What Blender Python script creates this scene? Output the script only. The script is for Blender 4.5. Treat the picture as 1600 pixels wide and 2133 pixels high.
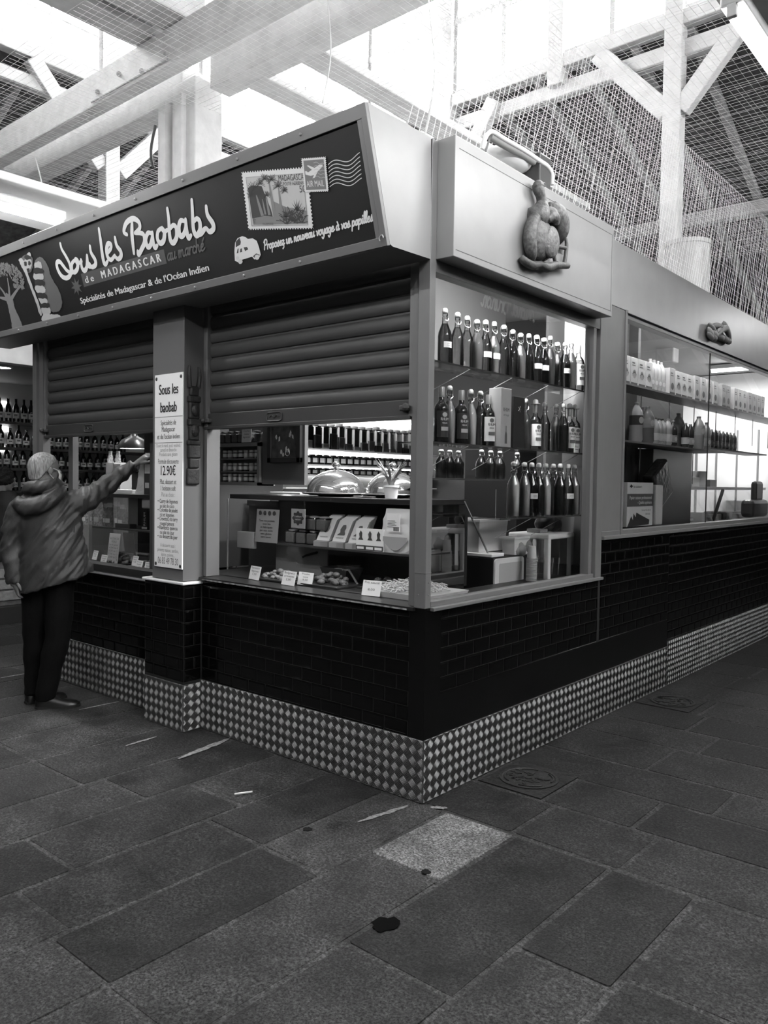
import bpy, bmesh, math, random
from mathutils import Vector, Matrix
random.seed(7)
C = bpy.context.scene.collection
sc = bpy.context.scene
for o in list(bpy.data.objects): bpy.data.objects.remove(o)
PI = math.pi

# ---------------------------------------------------------------- camera, world, exposure
FPX, YAW, PITCH, ROLL = 1665.66, math.radians(130.4222), math.radians(-2.12708), math.radians(0.814611)
CAM = Vector((2.31776, -3.03658, 1.55))
FW = Vector((math.cos(PITCH)*math.cos(YAW), math.cos(PITCH)*math.sin(YAW), math.sin(PITCH)))
_r = Vector((math.sin(YAW), -math.cos(YAW), 0)); _u = _r.cross(FW)
RT = _r*math.cos(ROLL) + _u*math.sin(ROLL); UP = -_r*math.sin(ROLL) + _u*math.cos(ROLL)
cd = bpy.data.cameras.new('camera'); cam = bpy.data.objects.new('camera', cd); C.objects.link(cam)
cam.matrix_world = Matrix(((RT.x, UP.x, -FW.x, CAM.x), (RT.y, UP.y, -FW.y, CAM.y), (RT.z, UP.z, -FW.z, CAM.z), (0, 0, 0, 1)))
cd.sensor_fit = 'HORIZONTAL'; cd.sensor_width = 36; cd.lens = FPX/1600*36; cd.clip_start = .05; cd.clip_end = 200
sc.camera = cam
w = bpy.data.worlds.new('world'); sc.world = w; w.use_nodes = True
w.node_tree.nodes['Background'].inputs[0].default_value = (1, 1, 1, 1)
w.node_tree.nodes['Background'].inputs[1].default_value = 13.0
sc.view_settings.view_transform = 'Standard'; sc.view_settings.look = 'None'
sc.view_settings.exposure = 0.9; sc.view_settings.gamma = 1.0
sc.view_settings.use_curve_mapping = False
TUBE = 72.0          # fluorescent tubes of the hall
SHOP = 2.0           # lamps inside the stall
cy = sc.cycles
cy.max_bounces = 7; cy.diffuse_bounces = 3; cy.glossy_bounces = 3; cy.transmission_bounces = 4; cy.transparent_max_bounces = 24
cy.caustics_reflective = False; cy.caustics_refractive = False; cy.sample_clamp_indirect = 4.0
cy.use_denoising = True

def area(name, loc, target, sx, sy, power, label):
    l = bpy.data.lights.new(name, 'AREA'); l.shape = 'RECTANGLE'; l.size = sx; l.size_y = sy; l.energy = power
    o = bpy.data.objects.new(name, l); C.objects.link(o); o.location = loc
    o.rotation_euler = (0, target, 0); return o

# ---------------------------------------------------------------- helpers
def P(px, py, ax, val):
    """point of the plane axis=val seen along a sight line of the photograph"""
    d = FW*FPX + RT*(px-800) - UP*(py-1066.5)
    return CAM + d*((val-CAM[ax])/d[ax])
SO = Vector((0, -.30, 2.605)); SU = Vector((1, 0, 0)); SV = Vector((0, -.16, .56)).normalized(); SN = SU.cross(SV)
def SG(px, py):
    d = FW*FPX + RT*(px-800) - UP*(py-1066.5)
    X = CAM + d*((SO-CAM).dot(SN)/d.dot(SN)) - SO
    return X.dot(SU), X.dot(SV)

MATS = {}
def mat(name, g=.5, rough=.6, metal=0., bump=0., scale=30., var=0., spec=.5, emit=0., vscale=None, coat=0.):
    if name in MATS: return MATS[name]
    m = bpy.data.materials.new(name); m.use_nodes = True; nt = m.node_tree; b = nt.nodes['Principled BSDF']
    b.inputs['Base Color'].default_value = (g, g, g, 1); b.inputs['Roughness'].default_value = rough
    b.inputs['Metallic'].default_value = metal; b.inputs['Specular IOR Level'].default_value = spec
    b.inputs['Coat Weight'].default_value = coat
    if emit: b.inputs['Emission Color'].default_value = (1, 1, 1, 1); b.inputs['Emission Strength'].default_value = emit
    if var or bump:
        tc = nt.nodes.new('ShaderNodeTexCoord'); n = nt.nodes.new('ShaderNodeTexNoise')
        n.inputs['Scale'].default_value = vscale or scale; n.inputs['Detail'].default_value = 6
        nt.links.new(tc.outputs['Object'], n.inputs['Vector'])
        if var:
            mr = nt.nodes.new('ShaderNodeMapRange'); mr.inputs[1].default_value = .3; mr.inputs[2].default_value = .7
            mr.inputs[3].default_value = g*(1-var); mr.inputs[4].default_value = g*(1+var)
            nt.links.new(n.outputs['Fac'], mr.inputs[0]); nt.links.new(mr.outputs[0], b.inputs['Base Color'])
        if bump:
            n2 = nt.nodes.new('ShaderNodeTexNoise'); n2.inputs['Scale'].default_value = scale; n2.inputs['Detail'].default_value = 5
            nt.links.new(tc.outputs['Object'], n2.inputs['Vector'])
            bp = nt.nodes.new('ShaderNodeBump'); bp.inputs['Strength'].default_value = bump; bp.inputs['Distance'].default_value = .01
            nt.links.new(n2.outputs['Fac'], bp.inputs['Height']); nt.links.new(bp.outputs[0], b.inputs['Normal'])
    MATS[name] = m; return m
def glassmat(name, tint=.94, ior=1.45, rough=.02, gain=1.0):
    if name in MATS: return MATS[name]
    m = bpy.data.materials.new(name); m.use_nodes = True; nt = m.node_tree; nt.nodes.clear()
    out = nt.nodes.new('ShaderNodeOutputMaterial'); mx = nt.nodes.new('ShaderNodeMixShader')
    tr = nt.nodes.new('ShaderNodeBsdfTransparent'); tr.inputs[0].default_value = (tint, tint, tint, 1)
    gl = nt.nodes.new('ShaderNodeBsdfGlossy'); gl.inputs['Roughness'].default_value = rough; gl.inputs[0].default_value = (1, 1, 1, 1)
    fr = nt.nodes.new('ShaderNodeFresnel'); fr.inputs[0].default_value = ior
    mu = nt.nodes.new('ShaderNodeMath'); mu.operation = 'MULTIPLY'; mu.inputs[1].default_value = gain; mu.use_clamp = True
    nt.links.new(fr.outputs[0], mu.inputs[0]); nt.links.new(mu.outputs[0], mx.inputs[0])
    nt.links.new(tr.outputs[0], mx.inputs[1]); nt.links.new(gl.outputs[0], mx.inputs[2]); nt.links.new(mx.outputs[0], out.inputs[0])
    MATS[name] = m; return m
def emat(name, s):
    if name in MATS: return MATS[name]
    m = bpy.data.materials.new(name); m.use_nodes = True; nt = m.node_tree; nt.nodes.clear()
    out = nt.nodes.new('ShaderNodeOutputMaterial'); e = nt.nodes.new('ShaderNodeEmission'); e.inputs[1].default_value = s
    nt.links.new(e.outputs[0], out.inputs[0]); MATS[name] = m; return m
def G(v, rough=.6):
    """plain grey of value v"""
    return mat('grey_%03d_%02d' % (round(v*1000), round(rough*100)), v, rough)

def catmull(pts, n=6, closed=False):
    pts = [Vector(p) for p in pts]; out = []; L = len(pts)
    if L < 3: return pts
    for i in range(L if closed else L-1):
        a = pts[(i-1) % L] if closed or i else pts[0]; b = pts[i]; c = pts[(i+1) % L]; d = pts[(i+2) % L] if closed or i+2 < L else pts[-1]
        for k in range(n):
            t = k/n
            out.append(.5*((2*b)+(c-a)*t+(2*a-5*b+4*c-d)*t*t+(3*b-a-3*c+d)*t**3))
    if not closed: out.append(pts[-1])
    return out

_F = {}
def glyphs(s, bold=0.):
    """flat triangles of a line of lettering: verts in cap-height units"""
    k = (s, bold)
    if k in _F: return _F[k]
    cu = bpy.data.curves.new('lettering', 'FONT'); cu.body = s; cu.resolution_u = 3; cu.offset = bold
    o = bpy.data.objects.new('lettering', cu); me = bpy.data.meshes.new_from_object(o)
    v = [tuple(x.co) for x in me.vertices]; f = [tuple(p.vertices) for p in me.polygons]
    bpy.data.meshes.remove(me); bpy.data.objects.remove(o); bpy.data.curves.remove(cu)
    _F[k] = (v, f); return _F[k]
CAPH = max(v[1] for v in glyphs('H')[0])

class MB:
    def __init__(s): s.bm = bmesh.new(); s.mi = 0
    def f(s, vs):
        try:
            q = s.bm.faces.new(vs); q.material_index = s.mi; return q
        except ValueError: return None
    def v(s, p): return s.bm.verts.new(p)
    def box(s, x0, y0, z0, x1, y1, z1, b=0.):
        x0, x1 = min(x0, x1), max(x0, x1); y0, y1 = min(y0, y1), max(y0, y1); z0, z1 = min(z0, z1), max(z0, z1)
        return s.mbox(Matrix.Identity(4), (x0, y0, z0), (x1, y1, z1), b)
    def mbox(s, M, lo, hi, b=0.):
        vs = [s.v(M @ Vector((x, y, z))) for x in (lo[0], hi[0]) for y in (lo[1], hi[1]) for z in (lo[2], hi[2])]
        fs = [s.f([vs[i] for i in q]) for q in ((0, 1, 3, 2), (4, 6, 7, 5), (0, 4, 5, 1), (2, 3, 7, 6), (0, 2, 6, 4), (1, 5, 7, 3))]
        if b:
            es = list({e for q in fs for e in q.edges})
            r = bmesh.ops.bevel(s.bm, geom=es, offset=b, segments=2, affect='EDGES', profile=.5)
            for q in r['faces']: q.material_index = s.mi
        return s
    def bar(s, a, b, wx, wz, up=(0, 0, 1), bev=0.):
        """rectangular bar from a to b; wx across, wz along up"""
        a = Vector(a); b = Vector(b); d = (b-a); L = d.length; d.normalize(); up = Vector(up)
        sx = d.cross(up)
        if sx.length < 1e-4: sx = d.cross(Vector((0, 1, 0)))
        sx.normalize(); uz = sx.cross(d)
        M = Matrix(((sx.x, d.x, uz.x, a.x), (sx.y, d.y, uz.y, a.y), (sx.z, d.z, uz.z, a.z), (0, 0, 0, 1)))
        return s.mbox(M, (-wx/2, 0, -wz/2), (wx/2, L, wz/2), bev)
    def loft(s, rings, cap=(True, True), closed=True):
        R = [[s.v(p) for p in r] for r in rings]; n = len(R[0])
        for a, b in zip(R, R[1:]):
            for i in range(n if closed else n-1):
                j = (i+1) % n; s.f([a[i], a[j], b[j], b[i]])
        if cap[0]: s.f(list(reversed(R[0])))
        if cap[1]: s.f(R[-1])
        return s
    def tube(s, pts, r, n=8, cap=True, sm=0, flat=1.):
        pts = [Vector(p) for p in pts]
        rr = list(r) if hasattr(r, '__len__') else [r]*len(pts)
        if sm:
            q = [Vector((p.x, p.y, p.z, x)) for p, x in zip(pts, rr)]; q = catmull4(q, sm); pts = [Vector(x[:3]) for x in q]; rr = [x[3] for x in q]
        rings = []; ref = None
        for i, p in enumerate(pts):
            d = (pts[min(i+1, len(pts)-1)]-pts[max(i-1, 0)])
            if d.length < 1e-9: d = Vector((0, 0, 1))
            d.normalize()
            if ref is None: ref = Vector((0, 0, 1)) if abs(d.z) < .9 else Vector((1, 0, 0))
            x = ref - d*ref.dot(d)
            if x.length < 1e-6: x = d.orthogonal()
            x.normalize(); y = d.cross(x); ref = x
            rings.append([p+(x*math.cos(2*PI*k/n)*flat+y*math.sin(2*PI*k/n))*rr[i] for k in range(n)])
        return s.loft(rings, (cap, cap))
    def lathe(s, prof, c=(0, 0, 0), n=16, cap=(True, True), M=None):
        c = Vector(c); M = M or Matrix.Identity(4)
        return s.loft([[M @ (c+Vector((r*math.cos(2*PI*k/n), r*math.sin(2*PI*k/n), z))) for k in range(n)] for r, z in prof], cap)
    def ball(s, c, rx, ry=None, rz=None, n=12, m=8, M=None):
        ry = ry or rx; rz = rz or rx; c = Vector(c); M = M or Matrix.Identity(3); rings = []
        for i in range(m+1):
            t = PI*(i/m); t = min(max(t, .02), PI-.02)
            rings.append([c+M @ Vector((rx*math.sin(t)*math.cos(2*PI*k/n), ry*math.sin(t)*math.sin(2*PI*k/n), -rz*math.cos(t))) for k in range(n)])
        return s.loft(rings)
    def quad(s, *p): s.f([s.v(x) for x in p]); return s
    def prism(s, poly, fn, d):
        """2-D outline mapped by fn(u,v) and thickened along vector d"""
        a = [s.v(fn(*p)) for p in poly]; b = [s.v(Vector(fn(*p))+Vector(d)) for p in poly]; n = len(poly)
        s.f(a); s.f(list(reversed(b)))
        for i in range(n): s.f([a[i], b[i], b[(i+1) % n], a[(i+1) % n]])
        return s
    def flat(s, poly, fn): s.f([s.v(fn(*p)) for p in poly]); return s
    def ribbon(s, pts, wd, fn, round_=True):
        pts = [Vector((p[0], p[1])) for p in pts]; W = wd if hasattr(wd, '__len__') else [wd]*len(pts); L = []; Rr = []
        o_ = Vector(fn(0, 0)); nn_ = (Vector(fn(1, 0))-o_).cross(Vector(fn(0, 1))-o_)   # crossings of one pen stroke lie a hair above each other
        if nn_.length: nn_.normalize()
        s.lay = getattr(s, 'lay', 0)+1; base = min(.0016, s.lay*3e-5); f0 = fn; lift = lambda k: (lambda a, b: Vector(f0(a, b))+nn_*(base+k*8e-6))
        for i, p in enumerate(pts):
            d = pts[min(i+1, len(pts)-1)]-pts[max(i-1, 0)]
            if d.length < 1e-9: d = Vector((1, 0))
            d.normalize(); nn = Vector((-d.y, d.x))*W[i]/2
            fn = lift(i); L.append(s.v(fn(*(p+nn)))); Rr.append(s.v(fn(*(p-nn))))
        for i in range(len(pts)-1): s.f([L[i], Rr[i], Rr[i+1], L[i+1]])
        if round_:
            for p, ww, j in ((pts[0], W[0], -2), (pts[-1], W[-1], len(pts)+2)):
                s.flat([(p.x+ww/2*math.cos(k*PI/4), p.y+ww/2*math.sin(k*PI/4)) for k in range(8)], lift(j))
        return s
    def text(s, t, o, u, v, h, w=None, bold=0., al='l', shear=0.):
        V, F = glyphs(t); o = Vector(o); u = Vector(u); v = Vector(v)
        if not V: return s
        x0 = min(p[0] for p in V); x1 = max(p[0] for p in V); ky = h/CAPH; kx = w/(x1-x0) if w else ky
        W = (x1-x0)*kx; off = {'l': 0, 'c': -W/2, 'r': -W}[al]
        for e in ((-1, 0, 1) if bold else (0,)):
            vs = [s.v(o+u*(off+(p[0]-x0)*kx+shear*p[1]*ky+e*bold*h)+v*(p[1]*ky)+u.cross(v)*(e*1.2e-4)) for p in V]
            for q in F: s.f([vs[i] for i in q])
        return s
    def mesh(s, name, mats, smooth=None):
        bmesh.ops.recalc_face_normals(s.bm, faces=s.bm.faces[:])
        me = bpy.data.meshes.new(name); s.bm.to_mesh(me); s.bm.free()
        for m in (mats if isinstance(mats, (list, tuple)) else [mats]): me.materials.append(m)
        if smooth is not None:
            for p in me.polygons: p.use_smooth = True
            if smooth < 180: me.set_sharp_from_angle(angle=math.radians(smooth))
        return me
    def build(s, name, mats, parent=None, smooth=None):
        return link(name, s.mesh(name, mats, smooth), parent)
def catmull4(q, n):
    out = []; L = len(q)
    for i in range(L-1):
        a = q[max(i-1, 0)]; b = q[i]; c = q[i+1]; d = q[min(i+2, L-1)]
        for k in range(n):
            t = k/n; out.append(.5*((2*b)+(c-a)*t+(2*a-5*b+4*c-d)*t*t+(3*b-a-3*c+d)*t**3))
    out.append(q[-1]); return out
def link(name, me, parent=None):
    o = bpy.data.objects.new(name, me); C.objects.link(o)
    if parent: o.parent = parent
    return o
def tag(o, label, cat, group=None, kind=None):
    o['label'] = label; o['category'] = cat
    if group: o['group'] = group
    if kind: o['kind'] = kind
    return o
def struct(o, label, cat): return tag(o, label, cat, kind='structure')
def thing(name, label, cat, loc=(0, 0, 0), rz=0., group=None, kind=None):
    o = bpy.data.objects.new(name, None); C.objects.link(o); o.location = loc; o.rotation_euler = (0, 0, rz); o.empty_display_size = .1
    return tag(o, label, cat, group, kind)
KIT = {}
def kit(key, fn):
    """meshes of a repeated thing, built once: fn() -> [(part name, mesh, label or None)]"""
    if key not in KIT: KIT[key] = fn()
    return KIT[key]
def place(parts, name, label, cat, loc, rz=0., group=None, sc_=None):
    t = thing(name, label, cat, loc, rz, group)
    if sc_: t.scale = sc_
    for p in parts:
        o = link(p[0], p[1], t)
        if len(p) > 2 and p[2]: o['label'] = p[2]
    return t
ORD = 'first second third fourth fifth sixth seventh eighth ninth tenth eleventh twelfth thirteenth fourteenth fifteenth sixteenth seventeenth eighteenth nineteenth twentieth'.split()
def T3(c, u, v): 
    c = Vector(c); u = Vector(u); v = Vector(v)
    return lambda a, b: c+u*a+v*b

# handwriting: strokes per letter in x-height units, None lifts the pen
SCR = {
 'S': (1.5, [[(1.25, 2.0), (.95, 2.3), (.75, 1.9), (.9, 1.4), (1.15, .8), (1.0, .2), (.5, -.1), (.1, .15), (.15, .55), (.6, .6), (1.2, .2), (1.6, .1)]]),
 'o': (.95, [[(.5, 1.0), (.15, .8), (.12, .25), (.42, 0), (.72, .3), (.68, .85), (.5, 1.0), (.62, .72), (1.0, .75)]]),
 'u': (1.05, [[(.05, .9), (.2, .95), (.15, .3), (.35, 0), (.65, .3), (.8, 1.0), None, (.8, 1.0), (.74, .2), (.9, 0), (1.1, .2)]]),
 's': (.85, [[(0, .1), (.3, .6), (.45, 1.25), (.5, .9), (.7, .45), (.6, .08), (.3, 0), (.15, .2)], [(.6, .08), (.9, .15)]]),
 'l': (.55, [[(0, .2), (.3, 1.0), (.4, 2.0), (.25, 2.2), (.15, 1.6), (.15, .4), (.3, 0), (.6, .25)]]),
 'e': (.85, [[(.1, .4), (.5, .6), (.6, .9), (.4, 1.02), (.15, .7), (.15, .25), (.4, 0), (.75, .15), (.9, .35)]]),
 'B': (1.5, [[(.2, 1.5), (.0, 1.2), (.1, .9), (.5, 2.1), (1.2, 2.2), (1.3, 1.6), (.7, 1.15), (1.2, 1.0), (1.35, .4), (1.0, -.05), (.6, .0), (.5, .25)], [(.55, 2.0), (.5, 1.0), (.45, .1)]]),
 'a': (1.0, [[(.72, .85), (.45, 1.0), (.15, .7), (.12, .25), (.35, 0), (.62, .35), (.76, 1.0), None, (.76, 1.0), (.7, .25), (.85, 0), (1.05, .2)]]),
 'b': (.95, [[(.1, 2.3), (.14, 1.2), (.12, .3), (.35, 0), (.7, .3), (.72, .8), (.5, 1.0), (.2, .75), None, (.7, .8), (1.0, .8)]]),
 'm': (1.5, [[(.1, 1.0), (.15, 0), None, (.15, .5), (.35, .98), (.55, .8), (.52, 0), None, (.54, .5), (.8, .98), (1.0, .8), (1.0, .2), (1.2, 0), (1.5, .2)]]),
 'n': (1.05, [[(.1, 1.0), (.15, 0), None, (.15, .5), (.4, .98), (.62, .8), (.62, .2), (.8, 0), (1.05, .2)]]),
 'r': (.75, [[(.1, 1.0), (.15, 0), None, (.15, .45), (.35, .95), (.7, .9)]]),
 'c': (.8, [[(.65, .8), (.45, 1.0), (.15, .7), (.15, .2), (.4, 0), (.7, .15), (.85, .35)]]),
 'h': (1.0, [[(.15, 2.2), (.12, 0), None, (.14, .5), (.4, .98), (.62, .75), (.6, .2), (.78, 0), (1.0, .2)]]),
 'i': (.5, [[(.15, 1.0), (.12, .2), (.28, 0), (.5, .2)], [(.2, 1.45), (.22, 1.55)]]),
 'p': (.95, [[(.12, 1.0), (.12, -.9), None, (.14, .6), (.4, 1.0), (.7, .75), (.65, .2), (.4, 0), (.15, .2), None, (.65, .2), (.95, .2)]]),
 'P': (1.2, [[(.3, 2.1), (.25, 1.0), (.2, 0)], [(.0, 1.6), (.3, 2.1), (.9, 2.1), (1.05, 1.5), (.7, 1.0), (.3, 1.0)]]),
 'z': (.9, [[(.1, .95), (.65, .95), (.15, .05), (.55, .0), (.65, -.5), (.35, -.8)], [(.5, .0), (.9, .25)]]),
 'v': (.9, [[(.05, .95), (.25, .8), (.35, 0), (.65, .6), (.7, 1.0), (.95, .85)]]),
 'y': (1.0, [[(.05, .95), (.2, .9), (.2, .25), (.4, .02), (.7, .4), (.8, 1.0), None, (.8, 1.0), (.7, -.3), (.4, -.9), (.1, -.6)], [(.5, -.2), (1.0, .25)]]),
 'g': (1.0, [[(.72, .85), (.45, 1.0), (.15, .7), (.15, .25), (.4, .05), (.65, .4), (.76, 1.0), (.7, -.3), (.4, -.9), (.1, -.6)], [(.5, -.2), (1.0, .25)]]),
 'M': (2.0, [[(.0, .2), (.2, 0), (.5, 1.0), (.7, 2.1), (.85, 1.0), (.95, .1), (1.2, 1.0), (1.5, 2.1), (1.55, 1.0), (1.65, .1), (2.0, .2)]]),
}
def script_line(mb, text, fn, x0, x1, y0, xh, wd, shear=.28):
    adv = 0; strokes = []
    for ch in text:
        if ch == ' ': adv += .55; continue
        acc = None
        if ch == 'é': ch, acc = 'e', [(.45, 1.3), (.75, 1.7)]
        if ch == 'à': ch, acc = 'a', [(.3, 1.7), (.55, 1.3)]
        a, st = SCR[ch]
        for s_ in st:
            cur = []
            for p in s_:
                if p is None: strokes.append(cur); cur = []
                else: cur.append((p[0]+adv, p[1]))
            strokes.append(cur)
        if acc: strokes.append([(p[0]+adv, p[1]) for p in acc])
        adv += a*.92
    k = (x1-x0)/adv
    for st in strokes:
        q = catmull([Vector((x0+p[0]*k+shear*p[1]*xh, y0+p[1]*xh, 0)) for p in st], 5)
        mb.ribbon([(p.x, p.y) for p in q], wd, fn)
# ================================================================ FLOOR
def floor_mat():
    m = bpy.data.materials.new('granite'); m.use_nodes = True; nt = m.node_tree; b = nt.nodes['Principled BSDF']; N = nt.nodes.new; Lk = nt.links.new
    tc = N('ShaderNodeTexCoord'); geo = N('ShaderNodeNewGeometry')
    n1 = N('ShaderNodeTexNoise'); n1.inputs['Scale'].default_value = 115; n1.inputs['Detail'].default_value = 3; n1.inputs['Roughness'].default_value = .75
    n2 = N('ShaderNodeTexNoise'); n2.inputs['Scale'].default_value = 4.5; n2.inputs['Detail'].default_value = 9; n2.inputs['Roughness'].default_value = .65
    n3 = N('ShaderNodeTexNoise'); n3.inputs['Scale'].default_value = 60; n3.inputs['Detail'].default_value = 4
    for n in (n1, n2, n3): Lk(tc.outputs['Object'], n.inputs['Vector'])
    r1 = N('ShaderNodeMapRange'); r1.inputs[1].default_value = .36; r1.inputs[2].default_value = .66; r1.inputs[3].default_value = .2; r1.inputs[4].default_value = 2.4
    r2 = N('ShaderNodeMapRange'); r2.inputs[1].default_value = .3; r2.inputs[2].default_value = .7; r2.inputs[3].default_value = .35; r2.inputs[4].default_value = 1.7
    r3 = N('ShaderNodeMapRange'); r3.inputs[1].default_value = .3; r3.inputs[2].default_value = .7; r3.inputs[3].default_value = .55; r3.inputs[4].default_value = 1.5
    Lk(n1.outputs[0], r1.inputs[0]); Lk(n2.outputs[0], r2.inputs[0]); Lk(n3.outputs[0], r3.inputs[0])
    at = N('ShaderNodeAttribute'); at.attribute_name = 'tone'
    def mul(a, c):
        q = N('ShaderNodeMath'); q.operation = 'MULTIPLY'; Lk(a, q.inputs[0]); Lk(c, q.inputs[1]); return q.outputs[0]
    x = mul(mul(mul(r1.outputs[0], r2.outputs[0]), r3.outputs[0]), at.outputs['Fac']); Lk(x, b.inputs['Base Color'])
    rr = N('ShaderNodeMapRange'); rr.inputs[3].default_value = .5; rr.inputs[4].default_value = .85; Lk(n2.outputs[0], rr.inputs[0]); Lk(rr.outputs[0], b.inputs['Roughness'])
    bp = N('ShaderNodeBump'); bp.inputs['Strength'].default_value = .5; bp.inputs['Distance'].default_value = .004; Lk(n1.outputs[0], bp.inputs['Height']); Lk(bp.outputs[0], b.inputs['Normal'])
    b.inputs['Specular IOR Level'].default_value = .25
    return m
FM = floor_mat()
def build_floor():
    bm = bmesh.new(); lay = bm.faces.layers.float.new('tone'); rnd = random.Random(3)
    def slab(x0, y0, x1, y1, tone, g=.013):
        x0 += g; y0 += g; x1 -= g; y1 -= g
        if x1-x0 < .03 or y1-y0 < .03: return
        c = .009; dz = [rnd.uniform(-.004, 0) for _ in range(4)]
        jit = lambda: rnd.uniform(-.006, .006)
        top = [(x0+c+jit(), y0+jit()*.5, dz[0]), (x1-c+jit(), y0+jit()*.5, dz[1]), (x1+jit()*.5, y0+c, dz[1]), (x1+jit()*.5, y1-c, dz[2]), (x1-c, y1+jit()*.5, dz[2]), (x0+c, y1+jit()*.5, dz[3]), (x0+jit()*.5, y1-c, dz[3]), (x0+jit()*.5, y0+c, dz[0])]
        a = [bm.verts.new((px, py, z)) for px, py, z in top]
        bq = [bm.verts.new((px+(-.006 if px < (x0+x1)/2 else .006), py+(-.006 if py < (y0+y1)/2 else .006), -.012)) for px, py, z in top]
        fs = [bm.faces.new(a)]+[bm.faces.new([a[i], bq[i], bq[(i+1) % 8], a[(i+1) % 8]]) for i in range(8)]
        for q in fs: q[lay] = tone
    # front aisle: courses run away from the viewer
    xs = [-11.5, -11, -10.5, -10, -9.5, -9.05, -8.6, -8.15, -7.7, -7.25, -6.8, -6.35, -5.95, -5.5, -5.05, -4.6, -4.2, -3.75, -3.3, -2.85, -2.4, -1.93, -1.42, -1.03, -.62, -.23, .14, .52, .97, 1.31, 1.72, 2.15, 2.6, 3.1, 3.6, 4.2]
    special = {(-.23, .14): [-9, -4.5, -2.9, -1.75, -.82, 0], (.14, .52): [-9, -4.5, -3.0, -1.76, -.55, .012], (.52, .97): [-9, -4.2, -2.5, -1.1, 0.0], (.97, 1.31): [-9, -4, -2.2, -.74, 0.0], (-.62, -.23): [-9, -4, -2.6, -1.68, -.81, 0], (-1.03, -.62): [-9, -4, -2.4, -1.45, -.6, 0], (-1.42, -1.03): [-9, -4, -2.6, -.86, 0]}
    for a, c in zip(xs, xs[1:]):
        ys = special.get((a, c))
        if not ys:
            ys = [-9]; y = -8+rnd.random()
            while y < -.5 if a > -4 else y < 7: ys.append(y); y += rnd.uniform(.8, 1.5)
            ys.append(0 if a > -4 else 7.5)
        for i, (u, v) in enumerate(zip(ys, ys[1:])):
            tone = rnd.choice([.015, .018, .021, .024, .027])
            if (a, c) == (.14, .52) and i == 3: tone = .028
            if (a, c) == (.14, .52) and i == 4: tone = .12
            if (a, c) == (-.23, .14) and i == 4: tone = .035
            slab(a, u, c, v, tone)
    ysb = [0.012, .42, .815, 1.19, 1.66, 2.05, 2.46, 2.9, 3.35, 3.8, 4.3, 4.8, 5.4, 6, 6.7, 7.4, 8.2, 9, 10]
    spb = {.012: [-.3, .49, 1.0, 1.9, 3, 4.2], .42: [.41, .87, 1.7, 2.7, 4.2], .815: [-.3, 1.1, 1.9, 3, 4.2], 1.19: [-.3, .62, 1.5, 2.5, 4.2]}
    for a, c in zip(ysb, ysb[1:]):
        xsb = spb.get(a)
        if not xsb:
            xsb = [-.3]; x = rnd.uniform(.3, .9)
            while x < 3.8: xsb.append(x); x += rnd.uniform(.6, 1.2)
            xsb.append(4.2)
        for u, v in zip(xsb, xsb[1:]):
            slab(u, a, v, c, rnd.choice([.015, .018, .021, .024]))
    # joints: one bed of mortar just below the slab tops
    q = [bm.verts.new(p) for p in ((-12, -9.2, -.0045), (4.4, -9.2, -.0045), (4.4, 10, -.0045), (-12, 10, -.0045))]
    fq = bm.faces.new(q); fq[lay] = .036
    bmesh.ops.recalc_face_normals(bm, faces=bm.faces[:]); fq.normal_update()
    if fq.normal.z < 0: fq.normal_flip()
    me = bpy.data.meshes.new('floor'); bm.to_mesh(me); bm.free(); me.materials.append(FM)
    struct(link('floor', me), 'floor of worn granite paving slabs around the stall', 'floor')
build_floor()
m = MB(); m.box(-15.2, -11.2, -.12, 11.2, 14.6, -.04); struct(m.build('floor_slab', mat('floor_slab', .05, .8)), 'plain dark floor of the hall beyond the paving', 'floor')

iron = mat('cast_iron', .010, .55, .0, bump=.8, scale=45)
def manhole(y0, label, k):
    t = thing('manhole_cover', label, 'manhole cover', (.215, y0+.2, -.004), 0, 'manhole covers along the right wall')
    m = MB(); m.box(-.185, -.2, -.03, .185, .2, .006)
    m.build('frame', iron, t)
    m = MB(); m.lathe([(.155, .0), (.155, .011), (.14, .012), (.136, .008), (.02, .008), (.02, .012), (0.001, .012)], n=40)
    for i in range(26):
        a = random.uniform(0, 2*PI); r = random.uniform(.035, .12); s = random.uniform(.008, .02)
        M = Matrix.Translation((r*math.cos(a), r*math.sin(a), .0095)) @ Matrix.Rotation(a+random.choice([0, .8]), 4, 'Z')
        m.mbox(M, (-s, -s*.6, -.002), (s, s*.6, .002))
    for i in range(4):
        a = i*PI/2+.6; m.tube([(.125*math.cos(a+j*.1), .125*math.sin(a+j*.1), .011) for j in range(-5, 6)], .004, 6)
    m.build('lid', mat('cast_iron_lid', .02, .5, .0, bump=.5, scale=60), t)
manhole(.44, 'round iron manhole cover nearest the stall corner', 0)
manhole(2.47, 'round iron manhole cover further along the right wall', 1)
stain = mat('tar', .0015, .9, spec=.08)
def blot(cx, cyy, r, name, label, seed, flatm=stain, cat='stain', el=1.0):
    rn = random.Random(seed); pts = []
    for k in range(18):
        a = 2*PI*k/18; q = r*rn.uniform(.75, 1.15); pts.append((cx+q*math.cos(a)*el, cyy+q*math.sin(a)))
    m = MB(); m.prism([tuple(p) for p in pts], lambda u, v: Vector((u, v, .0015)), (0, 0, .0012))
    tag(m.build(name, flatm), label, cat)
blot(.555, -.93, .055, 'tar_patch', 'black tar patch in the paving nearest the camera', 5, el=.8)
blot(.43, -.53, .02, 'gum_spot', 'dark gum spot on the pale slab by the corner', 6, mat('gum', .012, .9, spec=.1))
blot(-.2, -.575, .022, 'gum_spot', 'dark gum spot on paving left of the pale slab', 8, mat('gum', .012, .9, spec=.1))
blot(-.42, -2.05, .09, 'floor_stain', 'wide black stain at the lower left of the paving', 9, el=1.3)
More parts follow.
